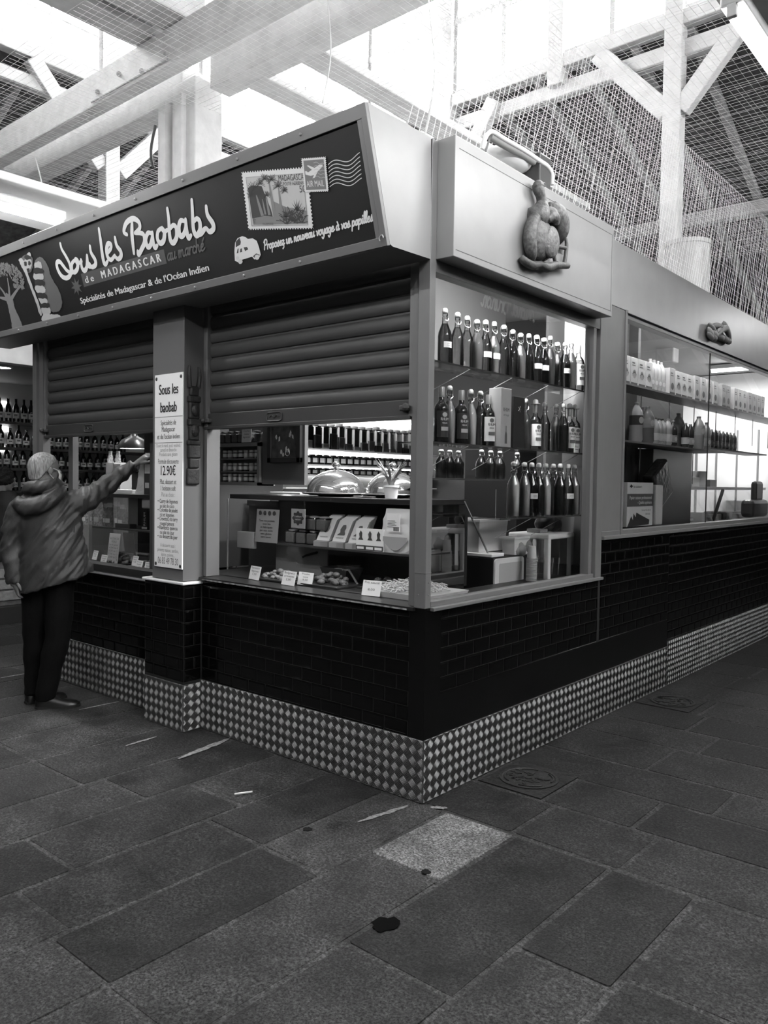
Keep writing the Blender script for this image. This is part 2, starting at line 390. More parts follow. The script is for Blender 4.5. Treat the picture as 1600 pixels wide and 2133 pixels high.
m = MB(); m.tube([(-.74, -.55, .008), (-.70, -.47, .008)], .005, 6); tag(m.build('cigarette_butt', G(.7)), 'small white cigarette butt on the paving by the front wall', 'litter')
# worn white paint strokes where the floor meets the stall
paint = mat('worn_paint', .25, .7, var=.5, vscale=60)
for i, (a, b, wd, lb) in enumerate((((372, 1580), (478, 1538), .05, 'worn white paint stroke on the paving by the left pillar'), ((262, 1553), (326, 1534), .025, 'thin worn white paint stroke in front of the pillar'), ((165, 1478), (248, 1461), .02, 'thin white paint stroke beside the man\'s shoes'), ((0, 1412), (52, 1403), .025, 'white paint stroke at the left edge of the paving'), ((745, 1712), (850, 1678), .035, 'white paint smear on the paving left of the corner'), ((897, 1681), (932, 1683), .04, 'short white paint smear under the stall corner'))):
    p = P(a[0], a[1], 2, .002); q = P(b[0], b[1], 2, .002); d = (q-p).normalized(); n = Vector((-d.y, d.x, 0))*wd/2; rn = random.Random(i); L = []; R = []
    for k in range(13):
        c = p.lerp(q, k/12); tp = math.sin(PI*(k+.6)/13.2)**.6; L.append(c+n*tp*rn.uniform(.5, 1.1)); R.append(c-n*tp*rn.uniform(.5, 1.1))
    m = MB(); poly = [(v.x, v.y) for v in L]+[(v.x, v.y) for v in reversed(R)]
    m.prism(poly, lambda u, v: Vector((u, v, .001)), (0, 0, .0008)); tag(m.build('paint_stroke', paint), lb, 'paint mark')

# ================================================================ STALL SHELL
paintg = mat('grey_paint', .25, .38, bump=.05, scale=8, var=.05, vscale=6)
paint_shaded = mat('grey_paint_dark', .135, .42, bump=.06, scale=10, var=.06, vscale=5)  # same paint as the fascia, its shade lower down put into the colour
tile = mat('black_tile', .0022, .13, spec=.38, bump=.03, scale=9)
grout = mat('black_grout', .006, .8)
def tiles(mb, o, u, v, n, W, H, tw=.15, th=.0735, half=0., dep=.0038, bev=.010):
    """running-bond bevelled metro tiles on the rectangle o,u*W,v*H facing n"""
    o = Vector(o); u = Vector(u); v = Vector(v); n = Vector(n); r = 0; z = 0.
    while z < H-.01:
        z1 = min(z+th, H); x = -(tw/2 if (r % 2) else half)
        while x < W-.005:
            x0 = max(x, 0)+.0012; x1 = min(x+tw, W)-.0012; za = z+.0012; zb = z1-.0012
            if x1-x0 > .012:
                b = min(bev, (x1-x0)/3, (zb-za)/3)
                A = [mb.v(o+u*i+v*j) for i, j in ((x0, za), (x1, za), (x1, zb), (x0, zb))]
                B = [mb.v(o+u*i+v*j+n*dep) for i, j in ((x0+b, za+b), (x1-b, za+b), (x1-b, zb-b), (x0+b, zb-b))]
                mb.f(B)
                for k in range(4): mb.f([A[k], A[(k+1) % 4], B[(k+1) % 4], B[k]])
            x += tw
        z = z1; r += 1
X, Y, Z = Vector((1, 0, 0)), Vector((0, 1, 0)), Vector((0, 0, 1))
# front base wall
m = MB(); m.box(-3.95, .008, 0, -.008, .12, .93); m.mi = 1
tiles(m, (-1.755, .008, .306), X, Z, -Y, 1.755-.095, .62)
tiles(m, (-3.95, .008, .33), X, Z, -Y, 1.8, .53)
m.mi = 2; m.box(-.095, -.001, .3, .0, .02, .945)
struct(m.build('wall_front', [grout, tile, mat('black_gloss', .003, .2)]), 'low black tiled wall under the front counter', 'wall')
# right base wall
m = MB(); m.box(-.12, .02, 0, -.008, 1.89, .93); m.box(-.12, 1.89, 0, -.008, 9.5, 1.19); m.mi = 1
tiles(m, (-.008, .13, .515), Y, Z, X, 1.75, .42); tiles(m, (-.008, 1.91, .515), Y, Z, X, 1.2, .675); tiles(m, (-.008, 3.11, .35), Y, Z, X, 6.3, .84)
m.mi = 2; m.box(-.02, .0, .3, .0005, .13, .945); m.box(-.02, .13, .3, -.002, 3.1, .515)
struct(m.build('wall_right', [grout, tile, mat('black_gloss')]), 'long black tiled wall under the right windows', 'wall')
# pillar between the two serving hatches
m = MB(); m.box(-2.17, -.128, 0, -1.755, .1, .905); m.mi = 1
tiles(m, (-2.17, -.128, .306), X, Z, -Y, .415, .6, tw=.15, half=.05); tiles(m, (-1.755, -.128, .306), Y, Z, X, .128, .6)
struct(m.build('pier', [grout, tile]), 'black tiled pier base between the two front hatches', 'pier')
m = MB(); m.box(-2.10, -.122, .925, -1.772, .05, 2.66, .004)
struct(m.build('pillar', mat('pillar_paint', .115, .45, bump=.05, scale=9)), 'grey painted square pillar carrying the menu board', 'pillar')
m = MB(); m.box(-2.185, -.145, .905, -1.74, .03, .922, .006)
struct(m.build('trim_1', mat('white_nosing', .7, .35)), 'white nosing strip capping the tiled pier', 'trim')
# diamond plate skirting
alu = mat('aluminium_plate', .2, .42, .85, bump=.06, scale=25)
def diamond(name, o, u, n, W, H, pitch, label, first=0.):
    o = Vector(o); u = Vector(u); n = Vector(n); m = MB()
    a = o; q = [o-n*.004, o+u*W-n*.004, o+u*W+Z*H-n*.004, o+Z*H-n*.004]
    A = [m.v(p) for p in q]; B = [m.v(p+n*.005) for p in q]; m.f(B); m.f(A)
    for k in range(4): m.f([A[k], A[(k+1) % 4], B[(k+1) % 4], B[k]])
    L = pitch*.66; wb = pitch*.052
    ni = int(W/pitch*2)+2; nj = int(H/pitch*2)+2
    for i in range(ni):
        for j in range(nj):
            if (i+j) % 2: continue
            for par in ((0,)):
                cx = i*pitch/2+first; cz = j*pitch/2
                ang = PI/4 if (j % 2 == 0) else -PI/4
                du = math.cos(ang); dz = math.sin(ang); eu = -dz; ez = du
                for k in range(-2, 3):
                    ox = cx+eu*k*pitch*.13; oz = cz+ez*k*pitch*.13; pts = []
                    for sgn, ww in ((-1, .25), (-.4, 1), (.4, 1), (1, .25)):
                        pts.append((ox+du*L/2*sgn, oz+dz*L/2*sgn, ww))
                    if all(not (.002 < p[0] < W-.002 and .002 < p[1] < H-.002) for p in pts): continue
                    pts = [(min(max(p[0], .002), W-.002), min(max(p[1], .002), H-.002), p[2]) for p in pts]
                    top = []; lo1 = []; lo2 = []
                    for (x, z, ww) in pts:
                        c = o+u*x+Z*z+n*.001
                        top.append(m.v(c+n*(.0026 if ww == 1 else .0004))); e = (u*eu+Z*ez)*wb*ww
                        lo1.append(m.v(c+e)); lo2.append(m.v(c-e))
                    for k2 in range(3):
                        m.f([lo1[k2], lo1[k2+1], top[k2+1], top[k2]]); m.f([top[k2], top[k2+1], lo2[k2+1], lo2[k2]])
    return struct(m.build(name, alu), label, 'skirting')
diamond('trim_2', (-1.755, -.002, 0), X, -Y, 1.757, .306, .0555, 'diamond plate skirting under the front counter')
diamond('trim_3', (0.002, 0, 0), Y, X, 3.1, .306, .0555, 'diamond plate skirting on the right wall nearest the corner')
diamond('trim_4', (0.002, 3.103, 0), Y, X, 6.4, .345, .042, 'finer diamond plate skirting further along the right wall')
diamond('trim_5', (-2.172, -.132, 0), X, -Y, .418, .29, .0555, 'diamond plate skirting on the front of the pier')
diamond('trim_6', (-1.753, -.13, 0), Y, X, .128, .29, .0555, 'diamond plate skirting on the right flank of the pier')
diamond('trim_7', (-3.95, -.002, 0), X, -Y, 1.78, .335, .0555, 'diamond plate skirting under the left hatch')
m = MB(); m.box(-4.04, .0, 0, -3.95, .1, .86); struct(m.build('wall_end', grout), 'dark end of the low front wall', 'wall')
# counters (sills)
dark = mat('dark_sill', .012, .35, bump=.05, scale=20)
chip = mat('chipped_edge', .25, .6, var=.9, vscale=35)
m = MB(); m.box(-1.755, -.018, .93, -.06, .16, .947); m.mi = 1; m.box(-1.72, -.021, .931, -.1, -.017, .938)
struct(m.build('sill_front', [dark, chip]), 'dark counter board with a chipped pale edge under the front hatch', 'counter')
m = MB(); m.box(-3.83, -.018, .862, -2.17, .16, .882); m.mi = 1; m.box(-3.8, -.0205, .868, -2.2, -.017, .88)
struct(m.build('sill_left', [dark, G(.35)]), 'dark counter board under the left hatch', 'counter')
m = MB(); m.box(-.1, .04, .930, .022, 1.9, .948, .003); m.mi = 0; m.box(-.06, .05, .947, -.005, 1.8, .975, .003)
struct(m.build('sill_right', paint_shaded), 'grey sill below the first right window', 'sill')
# corner post with jamb
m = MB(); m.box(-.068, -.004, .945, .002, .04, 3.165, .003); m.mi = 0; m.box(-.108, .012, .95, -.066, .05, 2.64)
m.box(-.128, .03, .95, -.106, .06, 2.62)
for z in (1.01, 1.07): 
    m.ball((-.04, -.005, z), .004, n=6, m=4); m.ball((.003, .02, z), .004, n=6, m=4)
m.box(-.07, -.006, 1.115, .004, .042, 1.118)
struct(m.build('post', paint_shaded), 'grey painted corner post of the stall', 'post')
# right windows: frames and glass
pane = glassmat('window_glass', .93, 1.5, .01, 1.0)
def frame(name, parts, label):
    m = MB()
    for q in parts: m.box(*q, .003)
    return struct(m.build(name, paint_shaded), label, 'window')
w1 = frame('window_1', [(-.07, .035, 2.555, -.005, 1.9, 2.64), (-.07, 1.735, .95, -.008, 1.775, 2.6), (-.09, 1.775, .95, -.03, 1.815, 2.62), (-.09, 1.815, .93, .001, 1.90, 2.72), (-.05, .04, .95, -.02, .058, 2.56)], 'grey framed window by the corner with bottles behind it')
def pane_(o, x, y0, z0, y1, z1, name='glass'):
    m = MB(); m.quad((x, y0, z0), (x, y1, z0), (x, y1, z1), (x, y0, z1)); m.build(name, pane, o)
pane_(w1, -.035, .05, .97, 1.74, 2.56)
w2 = frame('window_2', [(-.09, 1.90, 1.19, -.004, 2.19, 2.745), (-.07, 2.185, 1.2, .006, 2.215, 2.745), (-.07, 2.2, 2.69, -.004, 9.3, 2.745), (-.07, 1.9, 1.19, .02, 9.3, 1.215), (-.07, 1.9, 1.215, .0, 9.3, 1.245), (-.07, 9.2, 1.2, 0, 9.3, 2.7)], 'long grey framed window with cartons and soda bottles')
pane_(w2, -.035, 2.21, 1.24, 3.99, 2.70); pane_(w2, -.035, 3.997, 1.24, 6.2, 2.70); pane_(w2, -.035, 6.207, 1.24, 9.2, 2.70)
m = MB(); m.box(-.039, 3.989, 1.24, -.031, 3.998, 2.70); m.box(-.039, 6.199, 1.24, -.031, 6.208, 2.70); m.build('glass_joint', G(.02), w2)
# fascias
m = MB(); m.box(-.06, 1.77, 2.74, .0, 9.5, 3.168, .003); m.box(-.02, 2.2, 2.725, .012, 9.4, 2.742)
struct(m.build('fascia', paintg), 'long grey fascia above the second right window', 'fascia')
bx = MB(); bx.box(-.02, .042, 2.613, .1, 1.757, 3.172, .003)
fb = bx.build('fascia_box', paintg); tag(fb, 'projecting grey fascia box above the corner window', 'fascia box')
m = MB(); edge = [(.075, 3.118), (1.72, 3.118), (1.72, 2.648), (.075, 2.648)]
m.box(.0995, .075, 3.117, .1012, 1.735, 3.1195); m.box(.0995, .06, 2.645, .1012, 1.74, 2.6475); m.box(.0995, 1.7325, 2.645, .1012, 1.735, 3.1195)
m.build('seam', G(.08), fb)
for y in (.9, 1.71): m = MB(); m.tube([(.085+.0*k, y+.016*math.cos(k*PI/5), 3.185+.016*math.sin(k*PI/5)) for k in range(11)], .003, 6); m.build('eye_hook', G(.15, .4), fb)
m = MB(); m.box(-.36, .05, .90, -.1, .55, .946); m.box(-.29, .55, .90, -.1, 1.57, .946); m.box(-.62, 1.57, .90, -.1, 1.835, .946); m.box(-.36, .1, .02, -.3, .5, .9); m.box(-.6, 1.6, .02, -.3, 1.8, .9)
tag(m.build('window_ledge', G(.03, .4)), 'dark inner ledge along the bottom of the corner window', 'ledge')
# stall roof and inner shell
m = MB(); m.box(-3.95, .02, 3.05, -.02, 9.4, 3.1)
struct(m.build('ceiling', mat('stall_ceiling', .45, .7)), 'flat ceiling of the stall', 'ceiling')
m = MB(); m.box(-3.95, 3.35, .0, -.4, 3.4, 3.04); struct(m.build('wall_inner_back', mat('inner_wall', .06, .7)), 'dark inner back wall of the corner stall', 'wall')
m = MB(); m.box(-.27, 1.84, .95, -.06, 1.88, 3.04); struct(m.build('partition', mat('white_panel', .36, .7)), 'white partition edge at the right end of the bottle window', 'partition')
m = MB(); m.box(-.5, 2.0, .0, -.48, 3.35, 3.04); m.box(-.5, 3.35, 1.9, -.48, 4.62, 2.33); struct(m.build('partition', mat('grey_inner', .07, .7)), 'grey partition behind the cartons of the second window', 'partition')
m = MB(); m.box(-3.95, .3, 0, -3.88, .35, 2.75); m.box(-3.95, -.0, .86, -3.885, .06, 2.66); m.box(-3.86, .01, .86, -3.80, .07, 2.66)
struct(m.build('post', paint_shaded), 'grey end post left of the left hatch', 'post')
m = MB(); m.box(-3.98, .0, 0, -.02, 9.4, .02); struct(m.build('floor', G(.06)), 'dark inner floor of the stall', 'floor')
# ================================================================ HALL ROOF
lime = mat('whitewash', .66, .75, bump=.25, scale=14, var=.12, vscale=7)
limed = mat('whitewash_dirty', .42, .8, bump=.25, scale=14, var=.2, vscale=5)  # darker, more mottled whitewash
plank = mat('dark_planks', .11, .8, bump=.4, scale=25, var=.4, vscale=12)
def beam(a, b, wx, wz, label, cat='beam', name='roof_beam', mt=None, group=None, up=(0, 0, 1)):
    m = MB(); m.bar(a, b, wx, wz, up, .012); o = m.build(name, mt or lime); struct(o, label, cat)
    if group: o['group'] = group
    return o
# tie beam A (nailed on the front of the post) and beam B behind it
beam((-9, .78, 4.95), (2.6, .78, 4.95), .14, .29, 'long white tie beam crossing in front of the left post')
beam((-7.2, 1.13, 4.88), (-3.42, 1.13, 4.88), .22, .27, 'white lower beam running left from the post')
beam((-3.1, 1.16, 4.88), (2.6, 1.16, 4.88), .2, .3, 'white beam running right from the post over the sign')
beam((-3.36, 1.13, 2.8), (-3.36, 1.13, 4.85), .32, .28, 'thick white timber post behind the sign', 'post', 'timber_post', up=(0, 1, 0))
m = MB(); m.box(-3.66, .95, 2.8, -3.56, 1.1, 4.72); m.box(-3.42, .945, 2.8, -3.32, .99, 4.72); m.box(-3.40, .90, 3.95, -3.10, .985, 3.985)
struct(m.build('post_cladding', lime), 'white boards and bracket nailed to the thick post', 'boards')
m = MB(); m.tube([(-3.67, .93, 4.55), (-3.72, .92, 4.35), (-3.70, .93, 4.2)], .012, 6, sm=4); tag(m.build('cable', G(.04)), 'short dark cable hanging beside the post boards', 'cable')
m = MB()
for k in range(4): m.ball((-4.2+k*.34, .70, 4.9+.05*math.sin(k*2)), .022, n=8, m=5)
m.tube([(-4.3, .70, 4.84), (-3.15, .70, 4.84)], .008, 6)
struct(m.build('tie_bolts', G(.35)), 'bolts and rod on the face of the long tie beam', 'bolts')
# cross rafters running away from the viewer over the stall
beam((-2.72, 1.2, 4.76), (-2.72, 5.7, 4.76), .24, .07, 'left of two white planks running back from the beam over the sign', mt=lime)
beam((-2.15, 1.2, 4.80), (-2.15, 5.7, 4.80), .26, .07, 'right of two white planks running back from the beam over the sign', mt=lime)
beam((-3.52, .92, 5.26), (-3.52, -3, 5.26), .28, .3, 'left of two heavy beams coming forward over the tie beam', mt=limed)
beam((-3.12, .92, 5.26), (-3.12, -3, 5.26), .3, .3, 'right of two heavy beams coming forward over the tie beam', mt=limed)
beam((-3.32, .92, 5.36), (-3.32, -3, 5.36), .14, .1, 'light plank between the two heavy beams at the top left')
# right clerestory wall  (y = 5.7)
YR, ZS, ZT = 5.7, 6.70, 8.1
XR = [(-9.0, -7.6), (-7.4, -5.75), (-5.45, -4.28), (-3.95, -2.53), (-2.42, -1.17), (-.95, .35), (.5, 1.8), (2, 3.4)]
beam((-7.2, YR, 6.57), (4, YR, 6.57), .16, .16, 'white sill beam under the right clerestory windows')
beam((-7.2, YR+.05, 6.27), (4, YR+.05, 6.27), .14, .17, 'white lower beam under the right clerestory')
beam((-7.2, YR, 7.58), (4, YR, 7.58), .09, .08, 'white transom bar of the right clerestory')
PX = [-6.9, -5.6, -4.1, -2.48, -1.06, .43, 1.9]
for i, x in enumerate(PX):
    low = 2.9 if x == -1.06 else (6.3 if x in (-5.6, -2.48, .43) else 5.0)
    beam((x, YR-.02, low), (x, YR-.02, 8.6), .2, .16, '%s white timber post from the left in the right clerestory' % ORD[i], 'post', 'clerestory_post', up=(0, 1, 0))
for i, (a, b) in enumerate((((-1.95, 6.5), (-1.12, 5.6)), ((-.32, 6.35), (-.98, 5.6)), ((-4.85, 6.45), (-4.15, 5.5)), ((-3.35, 6.4), (-4.0, 5.4)))):
    beam((a[0], YR-.03, a[1]), (b[0], YR-.03, b[1]), .12, .2, '%s diagonal brace under the right clerestory' % ['left-hand near', 'right-hand near', 'left-hand far', 'right-hand far'][i], 'brace', 'roof_brace')
beam((-4.95, YR-.25, 8.5), (-4.12, YR-.25, 7.3), .1, .12, 'sloping strut in front of the right clerestory windows', 'brace', 'roof_brace')
gb = mat('window_bar', .6, .6)
for i, (a, b) in enumerate(XR):
    m = MB(); c = (a+b)/2
    m.box(a-.05, YR-.03, ZS-.06, a, YR+.03, ZT+.6); m.box(b, YR-.03, ZS-.06, b+.05, YR+.03, ZT+.6); m.box(c-.03, YR-.03, ZS, c+.03, YR+.03, ZT+.6)
    m.box(a, YR-.03, ZS-.06, b, YR+.03, ZS); m.box(a, YR-.03, ZT+.55, b, YR+.03, ZT+.62)
    for k in range(12): m.box(a+(b-a)*k/12, YR+.02, 7.63, a+(b-a)*k/12+.006, YR+.026, ZT+.55)
    for k in range(10): m.box(a, YR+.02, 7.64+k*.1, b, YR+.026, 7.646+k*.1)
    struct(m.build('window_%d' % (10+i), gb), '%s bright clerestory window from the left on the right side' % ORD[i], 'window')
m = MB(); m.box(-7.4, YR, ZT+.62, 4, YR+.1, ZT+1.4); struct(m.build('wall_clerestory_right', lime), 'white wall strip above the right clerestory windows', 'wall')
# left clerestory wall (x = -7.2)
XL = -7.2
def sy(y9): return CAM.y+(y9-CAM.y)*(-XL+CAM.x)/(9+CAM.x)
YW = [(-3.2, -1.6), (-1.4, .1), (.35, 1.12), (1.19, 2.42), (2.72, 3.95), (4.25, 5.6)]
beam((XL, -4, 6.57), (XL, 5.7, 6.57), .16, .15, 'white sill beam under the left clerestory windows')
beam((XL-.05, -4, 6.24), (XL-.05, 5.7, 6.24), .14, .15, 'white lower beam under the left clerestory')
for i, y in enumerate((-1.5, .22, 2.57, 4.1)):
    beam((XL+.02, y, 3.0 if i in (1, 2) else 5.8), (XL+.02, y, 8.6), .2, .2, '%s white timber post from the near end of the left clerestory' % ORD[i], 'post', 'clerestory_post', up=(1, 0, 0))
for i, (a, b) in enumerate((((1.55, 6.5), (2.45, 5.5)), ((3.6, 6.5), (2.7, 5.5)), ((-.5, 6.5), (.1, 5.7)))):
    beam((XL+.03, a[0], a[1]), (XL+.03, b[0], b[1]), .12, .2, '%s diagonal brace from the near end under the left clerestory' % ORD[i], 'brace', 'roof_brace')
for i, (a, b) in enumerate(YW):
    m = MB(); c = (a+b)/2
    m.box(XL-.03, a-.05, ZS-.06, XL+.03, a, ZT+.6); m.box(XL-.03, b, ZS-.06, XL+.03, b+.05, ZT+.6); m.box(XL-.02, c-.015, ZS, XL+.02, c+.015, ZT+.6)
    m.box(XL-.03, a, ZS-.06, XL+.03, b, ZS); m.box(XL-.03, a, ZT+.55, XL+.03, b, ZT+.62)
    for z in (7.12, 7.55, 8.0): m.box(XL-.015, a, z-.012, XL+.015, b, z+.012)
    struct(m.build('window_%d' % (30+i), gb), '%s bright clerestory window from the near end on the left side' % ORD[i], 'window')
m = MB(); m.box(XL-.1, -4, ZT+.62, XL, 5.7, ZT+1.4); struct(m.build('wall_clerestory_left', lime), 'white wall strip above the left clerestory windows', 'wall')
# aisle roofs beyond the clerestories: planks on rafters
m = MB(); a0 = Vector((0, YR+.06, 6.60)); a1 = Vector((0, 14.5, 2.9))
rows = 60
for k in range(rows):
    p = a0.lerp(a1, k/rows); q = a0.lerp(a1, (k+.93)/rows); m.loft([[(-16, p.y, p.z), (11.2, p.y, p.z), (11.2, p.y, p.z+.03), (-16, p.y, p.z+.03)], [(-16, q.y+.02, q.z-.012), (11.2, q.y+.02, q.z-.012), (11.2, q.y+.02, q.z+.018), (-16, q.y+.02, q.z+.018)]])
struct(m.build('ceiling_right', plank), 'dark boarded aisle roof beyond the right clerestory', 'ceiling')
for i in range(22):
    x = -9+i*.62
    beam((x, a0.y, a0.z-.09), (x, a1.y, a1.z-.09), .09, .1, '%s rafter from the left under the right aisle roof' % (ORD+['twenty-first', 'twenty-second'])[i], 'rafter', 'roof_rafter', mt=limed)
for i, t in enumerate((.3, .62)):
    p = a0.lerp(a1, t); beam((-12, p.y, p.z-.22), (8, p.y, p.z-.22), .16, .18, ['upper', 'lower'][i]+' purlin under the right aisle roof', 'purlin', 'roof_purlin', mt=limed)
m = MB(); b0 = Vector((XL-.06, 0, 6.60)); b1 = Vector((-15, 0, 3.2))
for k in range(50):
    p = b0.lerp(b1, k/50); q = b0.lerp(b1, (k+.93)/50); m.loft([[(p.x, -11.2, p.z), (p.x, 14.6, p.z), (p.x, 14.6, p.z+.03), (p.x, -11.2, p.z+.03)], [(q.x-.02, -11.2, q.z-.012), (q.x-.02, 14.6, q.z-.012), (q.x-.02, 14.6, q.z+.018), (q.x-.02, -11.2, q.z+.018)]])
struct(m.build('ceiling_left', plank), 'dark boarded aisle roof beyond the left clerestory', 'ceiling')
for i in range(16):
    y = -4+i*.7
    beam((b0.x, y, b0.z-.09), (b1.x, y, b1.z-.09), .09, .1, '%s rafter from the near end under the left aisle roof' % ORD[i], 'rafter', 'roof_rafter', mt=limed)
m = MB(); m.box(-15.2, -11.2, -.1, -15, 14.6, 3.4); struct(m.build('wall_far_left', mat('far_wall', .03, .8)), 'far wall of the hall on the left', 'wall')
m = MB(); m.box(-15.2, 14.4, -.1, 11.2, 14.6, 3.1); struct(m.build('wall_far_right', mat('far_wall')), 'far wall of the hall at the back', 'wall')
beam((-.2, 8.2, 3.9), (9, 8.2, 4.6), .2, .2, 'pale beam crossing low behind the round duct', mt=lime)
# bird netting
net = mat('net_cord', .8, .7)
def strand(m, a, b, r, wob=.004, seg=1):
    a = Vector(a); b = Vector(b)
    pts = [a.lerp(b, k/seg)+(Vector((random.uniform(-wob, wob), random.uniform(-wob, wob), random.uniform(-wob, wob))) if 0 < k < seg else Vector()) for k in range(seg+1)]
    m.tube(pts, r, 3, False)
m = MB(); x = -7.1; NZ = 4.62
while x < 2.6: strand(m, (x, -.3, NZ), (x, 8.2, NZ), .0012, .012, 14); x += .055
y = -.3
while y < 8.2: strand(m, (-7.1, y, NZ), (2.6, y, NZ), .0012, .012, 14); y += .055
tag(m.build('bird_net', net), 'wide white bird net stretched flat under the roof beams', 'net', kind='stuff')
m = MB(); y = .2
while y < 8.5: strand(m, (-.38, y, 3.19), (-.38, y+.5, NZ), .0021, .01, 5); y += .05
z = 3.2
while z < NZ: strand(m, (-.38, .2, z), (-.38, 9, z), .0012, .012, 14); z += .05
tag(m.build('bird_net', net), 'white bird net hanging above the right fascia', 'net', kind='stuff')
# hanging cords
for i, (a, b, lb) in enumerate((((440, 185), (680, 0), 'cord'), ((683, 0), (672, 215), 'thin white cord hanging above the stamp on the sign'), ((893, 0), (885, 285), 'thin cord rising from the corner post'), ((72, 325), (86, 432), 'thin cord hanging above the left tube light'))):
    if i == 0: continue
    yy = [0, .55, .05, -.1][i]; p = P(a[0], a[1], 1, yy); q = P(b[0], b[1], 1, yy); mm = p.lerp(q, .55)+Vector((.05, 0, 0))
    m = MB(); m.tube([p, mm, q], .005, 5, sm=6); tag(m.build('hanging_cord', G(.6)), lb, 'cord')
# things on the stall roof
t = thing('duct', 'round white ventilation duct on the stall roof', 'duct', (-.62, 5.0, 3.1))
m = MB(); m.lathe([(.215, 0), (.215, .82), (.225, .82), (.225, .86), (.2, .86), (.2, .7)], n=40, cap=(True, True)); m.build('pipe', mat('duct_white', .5, .35), t, 40)
m = MB(); m.lathe([(.222, .3), (.222, .33)], n=40, cap=(False, False)); m.build('seam_band', G(.5, .3), t, 40)
t = thing('folding_frame', 'white tubular frame lying on the stall roof', 'frame', (0, 0, 0))
m = MB(); pp_ = [P(*q, 0, -.12) for q in ((1004, 312), (1010, 290), (1018, 277), (1028, 275), (1048, 288), (1090, 312), (1124, 335), (1140, 346), (1150, 362), (1150, 385))]
m.tube(pp_, .013, 8, sm=4); m.build('tube', mat('white_tube', .75, .35), t, 60)
m = MB(); m.tube([P(*q, 0, -.14) for q in ((1020, 284), (1046, 300), (1086, 322), (1112, 338))], .02, 8, sm=4); m.tube([P(1022, 282, 0, -.14), P(1012, 315, 0, -.14)], .006, 6); m.build('web', G(.22), t, 60)
m = MB(); c = P(1058, 330, 0, -.25); m.ball(c+Vector((0, 0, -.01)), .12, .19, .06, 16, 10); tag(m.build('sack', mat('white_sack', .85, .45), None, 60), 'rounded white sack on the stall roof', 'sack')
m = MB(); c = P(1112, 372, 0, -.2); m.box(c.x-.08, c.y-.07, 3.1, c.x+.08, c.y+.07, c.z+.12, .01); tag(m.build('gadget_box', G(.05, .3)), 'small dark box behind the rim of the fascia box', 'box')
# the two tube lights that show
tubeE = emat('tube_glow', TUBE)
def tube_light(x, y0, y1, z, label, grp=None):
    t = thing('tube_light', label, 'tube light', (x, (y0+y1)/2, z), 0, grp)
    L = (y1-y0)/2
    m = MB(); m.box(-.05, -L-.03, .025, .05, L+.03, .085, .01); m.build('housing', mat('housing', .7, .4), t)
    m = MB(); m.tube([(0, -L, 0), (0, L, 0)], .019, 12); m.build('tube', tubeE, t, 60)
    m = MB(); m.box(-.02, -L-.03, -.024, .02, -L, .03, .004); m.build('end_cap', mat('housing'), t); m = MB(); m.box(-.02, L, -.024, .02, L+.03, .03, .004); m.build('end_cap', mat('housing'), t)
    return t
tube_light(1.15, .62, 2.12, 3.6, 'bright tube light hanging over the right aisle')
tube_light(-3.33, -1.6, -.1, 3.4, 'bright tube light hanging above the left end of the sign')
for i, (x, a, b) in enumerate(((1.15, -1.5, 0.05), (1.15, 6.8, 8.3))): tube_light(x, a, b, 3.6, ['tube light over the aisle in front of the corner post', 'tube light far along the right aisle'][i], 'tube lights along the right aisle')  # unseen tubes added to light the sign cheek and right side
for i, (x, y) in enumerate(((-1.7, -2.5), (.1, -3.0))): q_ = tube_light(x, -.75, .75, 3.5, 'tube light over the front aisle, %s from the left' % ['left-hand', 'right-hand'][i], 'tube lights over the front aisle'); q_.location.y = y; q_.rotation_euler.z = PI/2  # unseen tubes added to brighten the sign, menu board and man
m = MB(); m.box(-4.1, -1.9, 3.56, -3.22, .42, 3.62, .01); struct(m.build('tube_batten', mat('white_board', .8, .6)), 'white board carrying the left tube light', 'board')
m = MB(); m.box(1.05, -3.6, 3.72, 1.35, 7.2, 3.9, .01); struct(m.build('tube_batten', lime), 'white box beam carrying the right tube light', 'board')
